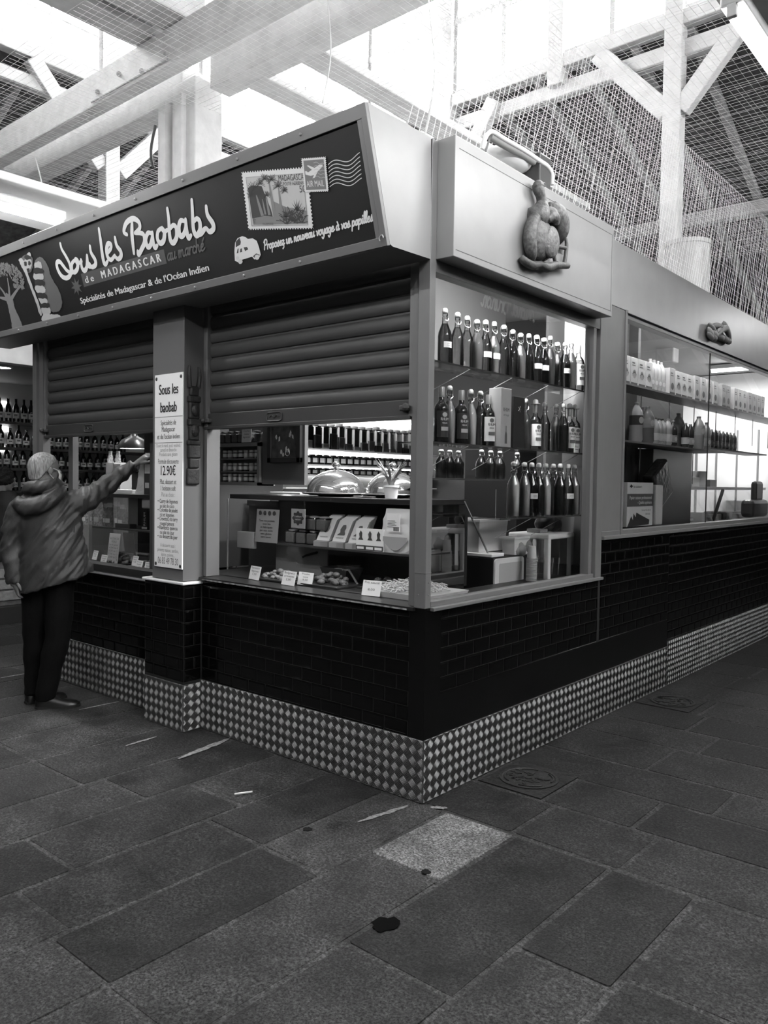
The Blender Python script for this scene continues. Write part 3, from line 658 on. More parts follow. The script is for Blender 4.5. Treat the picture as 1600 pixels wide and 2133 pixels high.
# ================================================================ ROLLER SHUTTERS
shut = mat('shutter_paint', .05, .5, .1, bump=.04, scale=15)
shutd = mat('shutter_bar', .04, .45, .1, bump=.04, scale=15)
def shutter(x0, x1, zb, label):
    t = thing('roller_shutter', label, 'shutter', ((x0+x1)/2, .05, zb))
    h = (x1-x0)/2; m = MB(); pr = []
    z = .085
    while z < 2.66-zb:
        p = .087
        pr += [(0, z), (-.004, z+.004), (-.009, z+.018), (-.011, z+.038), (-.009, z+.058), (-.004, z+.072), (.006, z+.076), (.006, z+.086)]
        z += p
    A = [m.v((-h, y, q)) for y, q in pr]; B = [m.v((h, y, q)) for y, q in pr]
    for i in range(len(pr)-1): m.f([A[i], B[i], B[i+1], A[i+1]])
    m.build('curtain', shut, t, 50)
    m = MB(); m.box(-h, -.022, .0, h, .012, .085, .004); m.box(-h, -.034, -.012, h, .014, .006, .002); m.build('bottom_bar', shutd, t)
    m = MB(); cx = -.18
    m.tube([(cx-.062, -.024, .042), (cx-.062, -.026, .060), (cx-.045, -.026, .066), (cx+.045, -.026, .066), (cx+.062, -.026, .06), (cx+.062, -.026, .024), (cx+.045, -.026, .018), (cx-.045, -.026, .018), (cx-.062, -.026, .024), (cx-.062, -.024, .042)], .004, 6)
    m.box(cx-.055, -.024, .02, cx+.055, -.021, .064); m.tube([(cx-.04, -.025, .04), (cx-.02, -.026, .05), (cx, -.025, .036), (cx+.02, -.026, .05), (cx+.04, -.025, .04)], .004, 5, sm=3)
    m.build('lock_plate', mat('shutter_plate', .06, .35, .3), t)
    for s in (-1, 1):
        m = MB(); m.box(s*(h-.03)-.03, -.05, .03, s*(h-.03)+.03, -.02, .055, .005); m.ball((s*(h-.0)-s*.01, -.055, .045), .02, n=8, m=5); m.build('bolt', G(.05, .4), t)
        m = MB(); m.box(s*h-.014, -.03, 0, s*h+.014, .03, 2.66-zb, .003); m.build('guide_rail', paint_shaded, t)
    return t
shutter(-1.755, -.125, 1.872, 'half-open grey roller shutter over the hatch next to the corner post')
shutter(-3.80, -2.12, 1.872, 'half-open grey roller shutter over the left hatch above the man')
m = MB(); m.box(-1.76, .02, .95, -1.73, .12, 2.66); m.box(-2.14, .0, .9, -2.1, .1, 2.66); struct(m.build('jamb', paint_shaded), 'grey jambs either side of the pillar', 'jamb')

# ================================================================ SHOP SIGN
t = thing('shop_sign', 'long dark shop sign with large white handwritten lettering above the hatches', 'sign', tuple(SO))
F = lambda d: (lambda a, b: SU*a+SV*b+SN*d)
W0 = -4.35
# box behind the face: closed by an end cheek, a top and a soffit
m = MB(); e0 = SV*0; e1 = SV*.5825
prof = [Vector((0, 0, 0)), SV*.5825, Vector((0, .285, .56)), Vector((0, .305, .0)), Vector((0, .02, -.006))]
a = [m.v(p) for p in prof]; b = [m.v(p+Vector((W0, 0, 0))) for p in prof]
m.f(a); m.f(b)
for i in range(len(prof)): m.f([a[i], a[(i+1) % 5], b[(i+1) % 5], b[i]])
m.build('box', paintg, t)
m = MB(); m.mbox(Matrix(((SU.x, SV.x, SN.x, 0), (SU.y, SV.y, SN.y, 0), (SU.z, SV.z, SN.z, 0), (0, 0, 0, 1))), (W0, .03, .0), (-.02, .53, .006))
board = m.build('board', mat('sign_board', .0065, .5, bump=.02, scale=6, spec=.25), t)
SM = Matrix(((SU.x, SV.x, SN.x, 0), (SU.y, SV.y, SN.y, 0), (SU.z, SV.z, SN.z, 0), (0, 0, 0, 1)))
m = MB(); m.mbox(SM, (W0, -.005, 0), (0, .036, .02), .002); m.mbox(SM, (W0, .525, 0), (0, .5825, .02), .002); m.mbox(SM, (-.032, .03, 0), (0, .53, .021), .002); m.mbox(SM, (-.062, .03, 0), (-.034, .555, .017), .002)
m.build('frame', mat('sign_frame', .15, .4, bump=.03, scale=8), t)
for k in range(18): m = MB(); m.ball(SU*(-.4-k//2*.45 if k % 2 else -.55-k//2*.42)+SV*(.555 if k % 2 else .015)+SN*.021, .008, n=6, m=4); m.build('screw', G(.25, .4), t)
m = MB(); c = SU*-.02+SV*.03+SN*.03; m.tube([c+Vector((.012*math.cos(k*.6), 0, .014*math.sin(k*.6))) for k in range(8)], .003, 5); m.build('hook', G(.3, .4), t)
ink = mat('sign_white', .7, .5); inkm = mat('sign_grey', .06, .5); dim = mat('sign_dim_grey', .08, .5)
m = MB(); f = F(.0075)
# big title, thick-thin strokes
def script_px(m, strokes, wd):
    for st in strokes:
        q = catmull([Vector(SG(*p)+(0,)) for p in st], 7); n = len(q)
        ww = [wd*(.78+.35*math.sin(PI*(i/(n-1)))) for i in range(n)]
        m.ribbon([(p.x, p.y) for p in q], ww, f)
Zp = lambda L: [(x/3.3333, 400+y/3.3333) for x, y in L]     # measured on an enlargement of the sign
title = [Zp(q) for q in (
 [(426, 358), (436, 395), (462, 440), (488, 490), (500, 540), (494, 578), (470, 596), (440, 586), (415, 550), (402, 510), (406, 486), (424, 484), (446, 510), (474, 545), (505, 560), (524, 552)],
 [(530, 470), (508, 495), (508, 540), (525, 556), (545, 530), (548, 480), (532, 468), (545, 495), (575, 480)],
 [(570, 470), (575, 520), (592, 545), (610, 520), (612, 440)], [(612, 440), (618, 505), (640, 520)],
 [(632, 375), (640, 420), (668, 470), (670, 505), (645, 520), (628, 495)],
 [(694, 255), (706, 330), (718, 430), (730, 490), (742, 500), (755, 480)],
 [(748, 430), (775, 395), (778, 365), (758, 360), (748, 400), (756, 450), (780, 470), (805, 440)],
 [(806, 315), (818, 370), (845, 410), (848, 445), (828, 465), (805, 445)],
 [(890, 295), (868, 275), (885, 215), (930, 185), (970, 205), (978, 250), (945, 285)], [(945, 285), (1000, 290), (1012, 345), (990, 400), (970, 435), (965, 410)], [(925, 210), (925, 300), (938, 425)],
 [(1058, 285), (1035, 285), (1020, 330), (1032, 378), (1052, 370), (1065, 320), (1066, 280)], [(1066, 280), (1072, 350), (1085, 385), (1100, 370)],
 [(1130, 250), (1105, 275), (1102, 325), (1122, 355), (1145, 335), (1150, 280), (1130, 250), (1150, 275), (1170, 262)],
 [(1170, 115), (1180, 190), (1185, 290), (1195, 340), (1215, 350), (1235, 310), (1232, 250), (1212, 230), (1190, 255)],
 [(1285, 200), (1262, 200), (1250, 245), (1258, 300), (1280, 300), (1298, 250), (1297, 190)], [(1297, 190), (1305, 270), (1318, 318), (1335, 300)],
 [(1340, 55), (1345, 140), (1350, 240), (1360, 285), (1378, 300), (1398, 260), (1395, 205), (1375, 185), (1355, 205)],
 [(1378, 300), (1405, 285), (1435, 250)],
 [(1440, 100), (1450, 160), (1485, 215), (1490, 255), (1465, 275), (1440, 250)])]
script_px(m, title, .0275)
m.build('title_lettering', ink, board)
m = MB(); script_line(m, 'au marché', F(.0075), -1.60, -1.26, .19, .036, .0095); m.build('small_script', dim, board)
m = MB(); script_line(m, 'Proposez un nouveau voyage à vos papilles', F(.0075), -.80, -.068, .113, .021, .0075); m.build('slogan', ink, board)
m = MB(); m.flat([(-2.52, .178), (-1.612, .178), (-1.612, .256), (-2.52, .260)], F(.0068)); m.build('band', inkm, board)
m = MB(); bo = SU*-2.485+SV*.197+SN*.0085
m.text('d e', bo, SU, SV, .040, .10, .06); m.text('M A D A G A S C A R', SU*-2.29+SV*.197+SN*.0085, SU, SV, .044, .635, .07); m.build('band_lettering', ink, board)
m = MB(); m.text("Spécialités de Madagascar & de l'Océan Indien", SU*-2.60+SV*.083+SN*.0085, SU, SV, .036, 1.345, .06); m.build('line_lettering', ink, board)
# stamps
def stamp(c00, c10, c01, nx, ny, lift, name, inner):
    A = Vector(c00+(0,)); U_ = Vector(c10+(0,))-A; V_ = Vector(c01+(0,))-A
    fn = lambda a, b: (lambda q: SU*q.x+SV*q.y+SN*lift)(A+U_*a+V_*b)
    m = MB(); poly = []
    def edge(p, q, n, ox, oy):
        for k in range(n):
            for t_, d_ in ((.0, 0), (.3, 0), (.42, 1), (.88, 1)):
                s = (k+t_)/n; poly.append((p[0]+(q[0]-p[0])*s+ox*d_, p[1]+(q[1]-p[1])*s+oy*d_))
    ex, ey = .35/nx, .35/ny
    edge((0, 0), (1, 0), nx, 0, ey); edge((1, 0), (1, 1), ny, -ex, 0); edge((1, 1), (0, 1), nx, 0, -ey); edge((0, 1), (0, 0), ny, ex, 0)
    m.prism(poly, fn, -SN*.001); o = m.build(name, mat('stamp_paper', .7, .6), board); inner(fn, o); return o
def s1(fn, o):
    g = lambda l: (lambda a, b: fn(a, b)+SN*l)
    m = MB(); m.flat([(.07, .07), (.93, .07), (.93, .90), (.07, .90)], g(.0006)); m.build('picture', mat('stamp_sky', .5, .6), o)
    m = MB(); m.ribbon([(.07, .07), (.93, .07), (.93, .9), (.07, .9), (.07, .07)], .008, g(.0014), False)
    hill = [(.45, .48), (.62, .38), (.75, .34), (.93, .30), (.93, .09), (.45, .09)]; m.flat(hill, g(.0008)); m.build('hills', mat('stamp_mid', .2, .6), o)
    m = MB(); rn = random.Random(4)
    m.flat([(.08, .72), (.14, .76), (.3, .74), (.36, .5), (.4, .35), (.42, .2), (.09, .2)], g(.0009))
    for k in range(70):
        cx, cz = rn.uniform(.56, .9), rn.uniform(.09, .27); a = rn.uniform(0, PI); L = rn.uniform(.05, .12)
        m.ribbon([(cx, cz), (cx+L*math.cos(a), cz+L*math.sin(a)*1.2)], .012, g(.0011), False)
    for (cx, cz, R) in ((.36, .85, .07), (.46, .83, .08), (.28, .78, .07), (.55, .72, .075), (.64, .64, .06), (.17, .70, .09), (.24, .62, .08), (.36, .58, .06), (.12, .6, .07)):
        for k in range(13):
            a = PI*(k/12)*1.25-.4; m.ribbon([(cx, cz), (cx+R*1.0*math.cos(a)*(.8+.4*rn.random()), cz+R*1.35*math.sin(a)*(.8+.4*rn.random())-.01)], .0075, g(.0012), False)
    for (cx, cz) in ((.8, .3), (.62, .2), (.72, .13)):
        for k in range(9):
            a = PI*k/8; m.flat([(cx-.012, cz), (cx+.012, cz), (cx+.11*math.cos(a), cz+.2*math.sin(a))], g(.0013))
    m.build('leaves', mat('stamp_dark', .03, .6), o)
    m = MB()
    for base, top, wb in (((.45, .2), (.42, .84), .05), ((.56, .24), (.555, .70), .045), ((.26, .24), (.2, .6), .05), ((.37, .25), (.35, .55), .04), ((.31, .26), (.29, .52), .03)):
        m.ribbon([base, ((base[0]+top[0])/2, (base[1]+top[1])/2), top], [wb, wb*.8, wb*.35], g(.0016), False)
    m.flat([(.1, .09), (.6, .09), (.55, .2), (.3, .24), (.1, .2)], g(.0015)); m.build('trunks', mat('stamp_light', .2, .6), o)
    m = MB(); uu = fn(1, 0)-fn(0, 0); L = uu.length; uu = uu/L; vv = (fn(0, 1)-fn(0, 0)).normalized()
    m.text('MADAGASCAR', fn(.57, .80)+SN*.002, uu, vv, .026, .185); m.text('POSTE AERIENNE', fn(.63, .725)+SN*.002, uu, vv, .015, .15); m.text('50', fn(.86, .6)+SN*.002, uu, vv, .03)
    m.text('RF', fn(.1, .11)+SN*.0025, uu, vv, .035, .02); m.text('PACHYPODES', fn(.25, .085)+SN*.002, uu, vv, .009, .075); m.build('stamp_lettering', mat('stamp_ink', .05, .6), o)
stamp(SG(520, 479), SG(656, 477), SG(505, 358), 26, 17, .009, 'palm_stamp', s1)
def s2(fn, o):
    g = lambda l: (lambda a, b: fn(a, b)+SN*l)
    m = MB(); m.flat([(.09, .07), (.91, .07), (.91, .93), (.09, .93)], g(.0006)); m.build('picture', mat('airmail_grey', .17, .6), o)
    uu = fn(1, 0)-fn(0, 0); uu.normalize(); vv = (fn(0, 1)-fn(0, 0)).normalized()
    m = MB(); m.text('AIR MAIL', fn(.14, .16)+SN*.002, uu, vv, .026, .11, .01)
    m.flat([(.13, .52), (.12, .62), (.19, .62), (.24, .58), (.72, .78), (.86, .78), (.84, .72), (.62, .58), (.50, .50), (.34, .48)], g(.0016))
    m.flat([(.45, .62), (.22, .78), (.30, .78), (.58, .68)], g(.0018)); m.flat([(.5, .52), (.40, .40), (.50, .42), (.62, .57)], g(.0018)); m.build('plane_picture', ink, o)
    m = MB()
    for r in range(5):
        q = catmull([Vector((.5+.1*r*0+.12*k, .86-.1*r+(.02 if k % 2 else -.02)-.02*k, 0)) for k in range(5)], 4); m.ribbon([(p.x, p.y) for p in q], .012, g(.0019), False)
    m.build('postmark', mat('airmail_mark', .5, .6), o)
stamp(SG(638, 401), SG(689, 399), SG(631, 330), 13, 17, .0125, 'airmail_stamp', s2)
m = MB()
for r in range(7):
    a = Vector(SG(686+r*.6, 344+r*7.6)+(0,)); b = Vector(SG(752+r*.7, 323+r*8.8)+(0,)); n = Vector((-(b-a).y, (b-a).x, 0)).normalized()
    q = [a.lerp(b, k/30)+n*.011*math.sin(k/30*2*PI*1.15+.1) for k in range(31)]; m.ribbon([(p.x, p.y) for p in q], .0036, F(.0078))
m.build('postmark_waves', mat('sign_pale', .6, .5), board)
# little old car, side view from above
cw = F(.0085)
def cpx(L): return [SG(490+x/5.161, 300+y/5.161) for x, y in L]
m = MB(); m.flat(cpx([(10, 1255), (5, 1150), (12, 1060), (40, 1010), (90, 990), (125, 1000), (150, 1020), (200, 1012), (245, 1040), (270, 1110), (288, 1190), (270, 1225), (220, 1240), (195, 1210), (80, 1245), (60, 1275)]), cw); m.build('car_body', ink, board)
m = MB()
for L in ([(30, 1175), (40, 1125), (50, 1120), (48, 1170)], [(65, 1165), (70, 1125), (85, 1120), (88, 1160)], [(105, 1110), (140, 1105), (155, 1130), (120, 1150)], [(20, 1110), (20, 1050), (60, 1005), (75, 1050), (70, 1080)], [(205, 1205), (240, 1175), (280, 1190), (262, 1215), (225, 1225)]): m.flat(cpx(L), F(.009))
m.build('car_windows', mat('stamp_dark'), board)
for cx, cz, R in ((250, 1215, 26), (70, 1262, 24), (40, 1225, 18)): m = MB(); m.flat(cpx([(cx+R*math.cos(k*PI/6), cz+R*1.1*math.sin(k*PI/6)) for k in range(12)]), F(.0095)); m.build('car_wheel', mat('sign_pale'), board)
# lemur with a ringed tail
def lpx(L): return [SG(x/3.3333, 400+y/3.3333) for x, y in L]
jr = random.Random(31)
def lem(m, L, d): 
    q = catmull([Vector(p+(0,)) for p in lpx(L)], 6, True); m.flat([(p.x+jr.uniform(-.004, .004), p.y+jr.uniform(-.003, .003)) for p in q], F(d))
m = MB(); lem(m, [(265, 460), (300, 455), (340, 510), (360, 580), (400, 650), (432, 720), (437, 790), (410, 830), (350, 820), (320, 740), (290, 640), (250, 560), (245, 500)], .0085); lem(m, [(150, 470), (175, 440), (205, 432), (232, 455), (238, 500), (228, 545), (205, 562), (182, 540), (165, 510)], .0092); m.build('lemur_body', mat('lemur_grey', .09, .6), board)
m = MB(); lem(m, [(182, 470), (205, 464), (228, 472), (228, 515), (212, 545), (196, 538), (178, 510)], .0105); lem(m, [(142, 465), (165, 470), (200, 560), (245, 680), (285, 790), (300, 850), (285, 850), (255, 760), (215, 650), (180, 560), (150, 500)], .0095)
lem(m, [(140, 470), (160, 460), (180, 490), (160, 500)], .0105); lem(m, [(200, 425), (218, 420), (226, 445), (205, 450)], .0105); lem(m, [(250, 560), (300, 560), (312, 600), (280, 620), (245, 600)], .0105); lem(m, [(255, 650), (310, 650), (325, 690), (290, 710), (262, 690)], .0105); lem(m, [(275, 730), (325, 735), (340, 770), (300, 780)], .0105); lem(m, [(300, 800), (350, 800), (360, 840), (310, 850)], .0105); lem(m, [(255, 490), (290, 485), (300, 530), (255, 535)], .0105)
m.build('lemur_white', mat('lemur_white', .36, .6), board)
m = MB(); lem(m, [(177, 488), (192, 482), (198, 505), (186, 514)], .0114); lem(m, [(208, 480), (223, 484), (222, 506), (208, 506)], .0114); lem(m, [(198, 532), (214, 530), (212, 552), (202, 552)], .0114); lem(m, [(180, 445), (212, 438), (226, 462), (190, 468)], .0112)
for q in ([(248, 530), (300, 530), (312, 560), (250, 565)], [(255, 610), (312, 612), (318, 645), (262, 645)], [(268, 700), (325, 705), (335, 735), (278, 735)], [(290, 775), (345, 770), (350, 800), (300, 802)]): lem(m, q, .0108)
m.build('lemur_rings', mat('lemur_black', .012, .6), board)
m = MB()
lem(m, [(310, 850), (350, 845), (380, 850), (420, 850), (425, 885), (310, 900)], .0115); m.build('lemur_face_marks', mat('lemur_pale', .4, .6), board)
# baobab and small star flower
m = MB(); lem(m, [(50, 700), (75, 720), (95, 745), (110, 800), (140, 870), (165, 930), (160, 945), (100, 955), (85, 900), (65, 800), (50, 740)], .0085)
for q in ([(60, 740), (30, 690), (0, 650)], [(75, 730), (70, 660), (60, 600)], [(90, 735), (120, 690), (150, 650)], [(60, 745), (20, 735), (0, 730)]): m.ribbon(lpx(q), [.03, .02, .012], F(.0088))
m.build('baobab_trunk', mat('baobab_grey', .16, .7), board)
m = MB(); rn = random.Random(2)
for k in range(420):
    a = rn.uniform(-.2, PI+.5); r = rn.uniform(.2, 1)**.5; x = 45+135*r*math.cos(a); y = 645-150*r*math.sin(a)
    if x < -30: continue
    c = Vector(SG(x/3.333, 400+y/3.333)+(0,)); s = rn.uniform(.008, .016); b = rn.uniform(0, 6)
    m.flat([(c.x+s*math.cos(b+j*2.09), c.y+s*math.sin(b+j*2.09)) for j in range(3)], F(.009+.002*rn.random()))
m.build('baobab_leaves', mat('baobab_leaf', .13, .7), board)
m = MB(); c = Vector(SG(162, 597)+(0,)); pts = []
for k in range(16): a = 2*PI*k/16; R = .052 if k % 2 == 0 else .024; pts.append((c.x+R*math.cos(a)*1.3, c.y+R*math.sin(a)*1.1))
m.flat(pts, F(.0085)); m.build('star_flower', dim, board)

# ================================================================ MENU BOARD on the pillar
mp = (-1.915, -.124, 1.0); t = thing('menu_board', 'tall narrow white menu board screwed to the pillar', 'menu board', mp)
m = MB(); m.box(-.148, -.008, 0, .146, 0, 1.20, .001); m.build('panel', mat('menu_white', .9, .45), t)
blk = mat('print_black', .015, .6); gr = mat('print_grey', .16, .6); lg = mat('print_light', .42, .6)
def T(m, s, z, h, w=None, b=0., x=0): m.text(s, (x, -.0092, z), X, Z, h, w, b*3, 'c')
m = MB(); T(m, 'Sous les', 1.075, .062, .20, .012); T(m, 'baobab', .965, .062, .17, .012); T(m, '12.90€', .575, .058, .155, .004); m.build('heading_lettering', blk, t)
m = MB(); m.box(-.147, -.0095, .935, .145, -.008, .9375); m.box(-.147, -.0095, .775, .145, -.008, .7775)
T(m, 'Spécialités de', .885, .030, .16, .006); T(m, 'Madagascar', .845, .030, .14, .006); T(m, "et de l'océan indien", .80, .030, .235, .006)
T(m, 'Formule découverte', .646, .030, .215); T(m, 'Plat, dessert et', .520, .030, .17, .004); T(m, '1 boisson soft', .480, .030, .155, .004); T(m, '06 83 49 78 30', .022, .040, .215); m.build('text_lettering', gr, t)
m = MB()
for s, z, wd in (('Ouvert le mardi, jeudi, vendredi,', .748, .255), ('samedi et dimanche', .721, .17), ('Produits sans gluten', .694, .19)): T(m, s, z, .022, wd)
T(m, 'Plat au choix :', .442, .026, .14); T(m, 'A découvrir aussi :', .128, .022, .16); T(m, 'piments maison, sambos,', .098, .022, .225); T(m, 'épices, poivres...', .07, .022, .14); m.build('faint_lettering', lg, t)
m = MB()
for i, (s, s2_) in enumerate((('Curry de légumes', 'au lait de coco'), ('Colombo de poulet', 'riz et légumes'), ('Crevettes, riz curry', 'rougail piment'), ('Ravitoto quinoa', 'ou plat du jour'), ('ou dessert du jour', ''))):
    z = .402-i*.055
    m.ball((-.105, -.009, z+.012), .004, n=6, m=4); T(m, s, z, .024, .19, .006, .005)
    if s2_: T(m, s2_, z-.029, .023, .15, .004, -.01)
m.build('dish_lettering', mat('print_mid', .10, .6), t)
for x, z in ((-.13, 1.175), (.128, 1.175), (-.13, .018), (.128, .018)): m = MB(); m.ball((x, -.008, z), .010, .006, .012, 8, 5); m.build('screw', G(.03, .3), t)
# carved wooden figure on the pillar's right flank
t = thing('carved_figure', 'dark carved wooden totem hung on the flank of the pillar', 'carving', (-1.772, -.06, 1.52))
m = MB(); rn = random.Random(5)
for i, (z0, z1, wv, d) in enumerate(((0, .10, .045, .02), (.10, .16, .035, .03), (.16, .24, .042, .035), (.24, .27, .046, .03), (.27, .36, .034, .03), (.36, .40, .044, .036), (.40, .50, .036, .03), (.50, .54, .044, .034), (.54, .60, .03, .03))): m.box(0, -wv, z0, d, wv, z1, .008)
for s in (-1, 1): m2 = MB(); m2.tube([(.015, s*.03, .59), (.02, s*.038, .66), (.015, s*.034, .72)], [.014, .012, .006], 6, sm=3); m2.build('horn', mat('dark_wood', .012, .55, bump=.5, scale=40), t)
m.ball((.03, 0, .33), .02, .03, .04); m.ball((.035, 0, .45), .015, .028, .035)
m.build('figure', mat('dark_wood', .012, .55, bump=.5, scale=40), t)

# ================================================================ WALL ORNAMENTS
def BQ(x, y, d=0.): 
    p = P(1050+x/10.16, 370+y/10.16, 0, .1); p.x = .1+d; return p
t = thing('bird_ornament', 'grey moulded bird on a branch fixed to the fascia box', 'ornament', (0.1, .85, 2.7)); off = Vector((-.1, -.85, -2.7))
orn = mat('bird_paint', .10, .55, bump=.7, scale=38, var=.45, vscale=55)
def Q(x, y, d=0.): return BQ(x, y, d)+off
m = MB(); m.tube([Q(285, 1690, .02), Q(330, 1790, .03), Q(480, 1880, .035), Q(650, 1860, .035), Q(800, 1930, .035), Q(960, 1880, .035), Q(1230, 1890, .035)], [.016, .022, .022, .018, .026, .022, .017], 10, sm=5)
m.tube([Q(1170, 1850, .03), Q(1210, 1650, .028), Q(1240, 1450, .025), Q(1240, 1300, .02)], [.013, .011, .011, .009], 8, sm=4); m.tube([Q(1045, 1400, .02), Q(1060, 1470, .022), Q(1130, 1490, .022), Q(1220, 1510, .025)], .011, 8, sm=4); m.build('branch', mat('branch_paint', .06, .6, bump=.7, scale=30), t, 80)
m = MB(); m.tube([Q(590, 190, .035), Q(590, 290, .04), Q(640, 430, .04), Q(660, 560, .04), Q(630, 700, .045), Q(612, 820, .035), Q(610, 930, .005)], [.030, .030, .027, .030, .046, .068, .06], 14, sm=5)
m.ball(Q(590, 215, .04), .03, .036, .03, 12, 8); m.tube([Q(610, 190, .04), Q(650, 175, .045), Q(672, 200, .045)], [.014, .011, .004], 6, sm=3)
def ell(x, y, a, b, rot, d, th): # raised oval: half width a (across), half height b, turned by rot, thickness th
    M = Matrix.Rotation(rot, 3, 'X'); m.ball(Q(x, y, d), th, a, b, 20, 14, M)
m.build('neck', orn, t, 80)
m = MB(); ell(610, 1290, .115, .122, -.1, .03, .06); m.tube([Q(560, 830, .04), Q(430, 1050, .045), Q(385, 1350, .045), Q(440, 1620, .04), Q(540, 1780, .02)], [.03, .036, .036, .03, .012], 10, sm=5); m.build('body', orn, t, 80)
m = MB(); ell(735, 1420, .075, .088, -.35, .075, .03); m.build('wing', mat('bird_wing', .13, .55, bump=.9, scale=50, var=.3, vscale=60), t, 80)
m = MB(); m.tube([Q(640, 960, .075), Q(720, 880, .08), Q(800, 930, .08), Q(830, 1060, .075)], [.02, .032, .03, .02], 8, sm=4); m.build('wing_shoulder', orn, t, 80)
m = MB(); m.tube([Q(800, 640, .03), Q(880, 780, .05), Q(960, 950, .055), Q(1010, 1200, .05), Q(1040, 1420, .025)], [.03, .055, .06, .05, .018], 10, sm=5); m.tube([Q(980, 570, .02), Q(1070, 740, .035), Q(1120, 950, .035), Q(1110, 1170, .02)], [.016, .032, .036, .012], 10, sm=4)
m.tube([Q(840, 560, .03), Q(875, 640, .035), Q(900, 740, .035)], [.006, .014, .018], 6, sm=3)
ell(770, 790, .055, .026, 0, .07, .025); m.build('chick', orn, t, 80)
m = MB(); m.tube([Q(975, 1300, .03), Q(945, 1550, .03), Q(960, 1780, .035), Q(1000, 1830, .04)], .012, 6, sm=4); m.tube([Q(860, 1480, .04), Q(800, 1660, .04), Q(690, 1760, .04)], [.03, .018, .012], 6, sm=4); m.build('leg', orn, t, 80)
t = thing('leaf_ornament', 'small pale moulded fruit and leaf ornament on the long fascia', 'ornament', (0.0, 4.3, 2.95)); off2 = Vector((0, -4.3, -2.95))
def Q2(x, y, d): p = P(1160+x/3.636, 440+y/3.636, 0, 0.); p.x = d; return p+off2
m = MB(); rn = random.Random(8)
m.tube([Q2(1165, 960, .02), Q2(1240, 890, .04), Q2(1295, 990, .02)], [.02, .03, .015], 8, sm=4)
for x, y in ((1135, 925), (1150, 890), (1180, 870), (1210, 880), (1250, 880), (1135, 950), (1165, 930), (1195, 905)): m.ball(Q2(x, y, .03), .025, .07+rn.random()*.04, .022+rn.random()*.012, 8, 6, Matrix.Rotation(rn.uniform(-.6, .6), 3, 'X'))
m.build('leaves', mat('orn_pale', .25, .5, bump=.5, scale=30), t, 60)
m = MB()
for x, y in ((1215, 960), (1245, 970), (1270, 985), (1160, 960)): m.ball(Q2(x, y, .03), .025, .075, .032, 8, 6)
m.build('fruit', mat('orn_dark', .12, .5), t, 60)
# ================================================================ BOTTLE WINDOW
bglass = glassmat('bottle_glass', .90, 1.5, .03, 1.0)
thing_glass = glassmat('clear_glass', .95, 1.45, .03, .55)
shelfglass = glassmat('shelf_glass', .93, 1.5, .05, .8)
steel = mat('steel', .55, .25, 1.0)
ceram = mat('stopper_white', .75, .3)
lab_w = mat('label_white', .80, .5); lab_d = mat('label_dark', .03, .45)
def liquid(g, clear=False):
    nm = 'liquid_%03d_%d' % (round(g*1000), clear)
    if nm in MATS: return MATS[nm]
    if clear: return glassmat(nm, g, 1.36, .05, .6)
    return mat(nm, g, .25)
def swing_bottle(g, clear, label):
    def fn():
        P_ = [(.001, .002), (.034, .0), (.037, .006), (.037, .165), (.034, .185), (.016, .232), (.0135, .262), (.0135, .272), (.0155, .274), (.0155, .286), (.012, .288)]
        m = MB(); m.lathe(P_, n=14, cap=(True, False)); out = [('glass', m.mesh('bottle_glass', bglass, 50))]
        m = MB(); m.lathe([(.001, .004), (.0335, .004), (.0335, .165), (.031, .183), (.0135, .23), (.001, .2305)], n=14); out.append(('drink', m.mesh('drink', liquid(g, clear), 50)))
        m = MB(); m.lathe([(.012, .286), (.014, .291), (.014, .304), (.009, .311), (.001, .312)], n=10); out.append(('stopper', m.mesh('stopper', ceram, 50)))
        m = MB()
        for s in (-1, 1): m.tube([(0, s*.015, .308), (0, s*.019, .295), (.004, s*.018, .262), (.012, s*.014, .25)], .0014, 5)
        m.tube([(.012, .014, .25), (.017, 0, .243), (.012, -.014, .25)], .0014, 5); m.tube([(.0155*math.cos(k*PI/5), .0155*math.sin(k*PI/5), .262) for k in range(11)], .0014, 5)
        out.append(('swing_wire', m.mesh('swing_wire', steel)))
        if label:
            m = MB(); A = [(.0376*math.cos(a), .0376*math.sin(a)) for a in [-.75+1.5*k/6 for k in range(7)]]
            lo, hi = (.10, .132); L = [m.v((x, y, lo)) for x, y in A]; H = [m.v((x, y, hi)) for x, y in A]
            for k in range(6): m.f([L[k], L[k+1], H[k+1], H[k]])
            m.mi = 1
            for z in (.122, .113): m.text('rhum', (.0382, -.012, z-.004), Y, Z, .006, .024)
            out.append(('label', m.mesh('bottle_label', [lab_w, lab_d])))
        return out
    return kit(('swing', g, clear, label), fn)
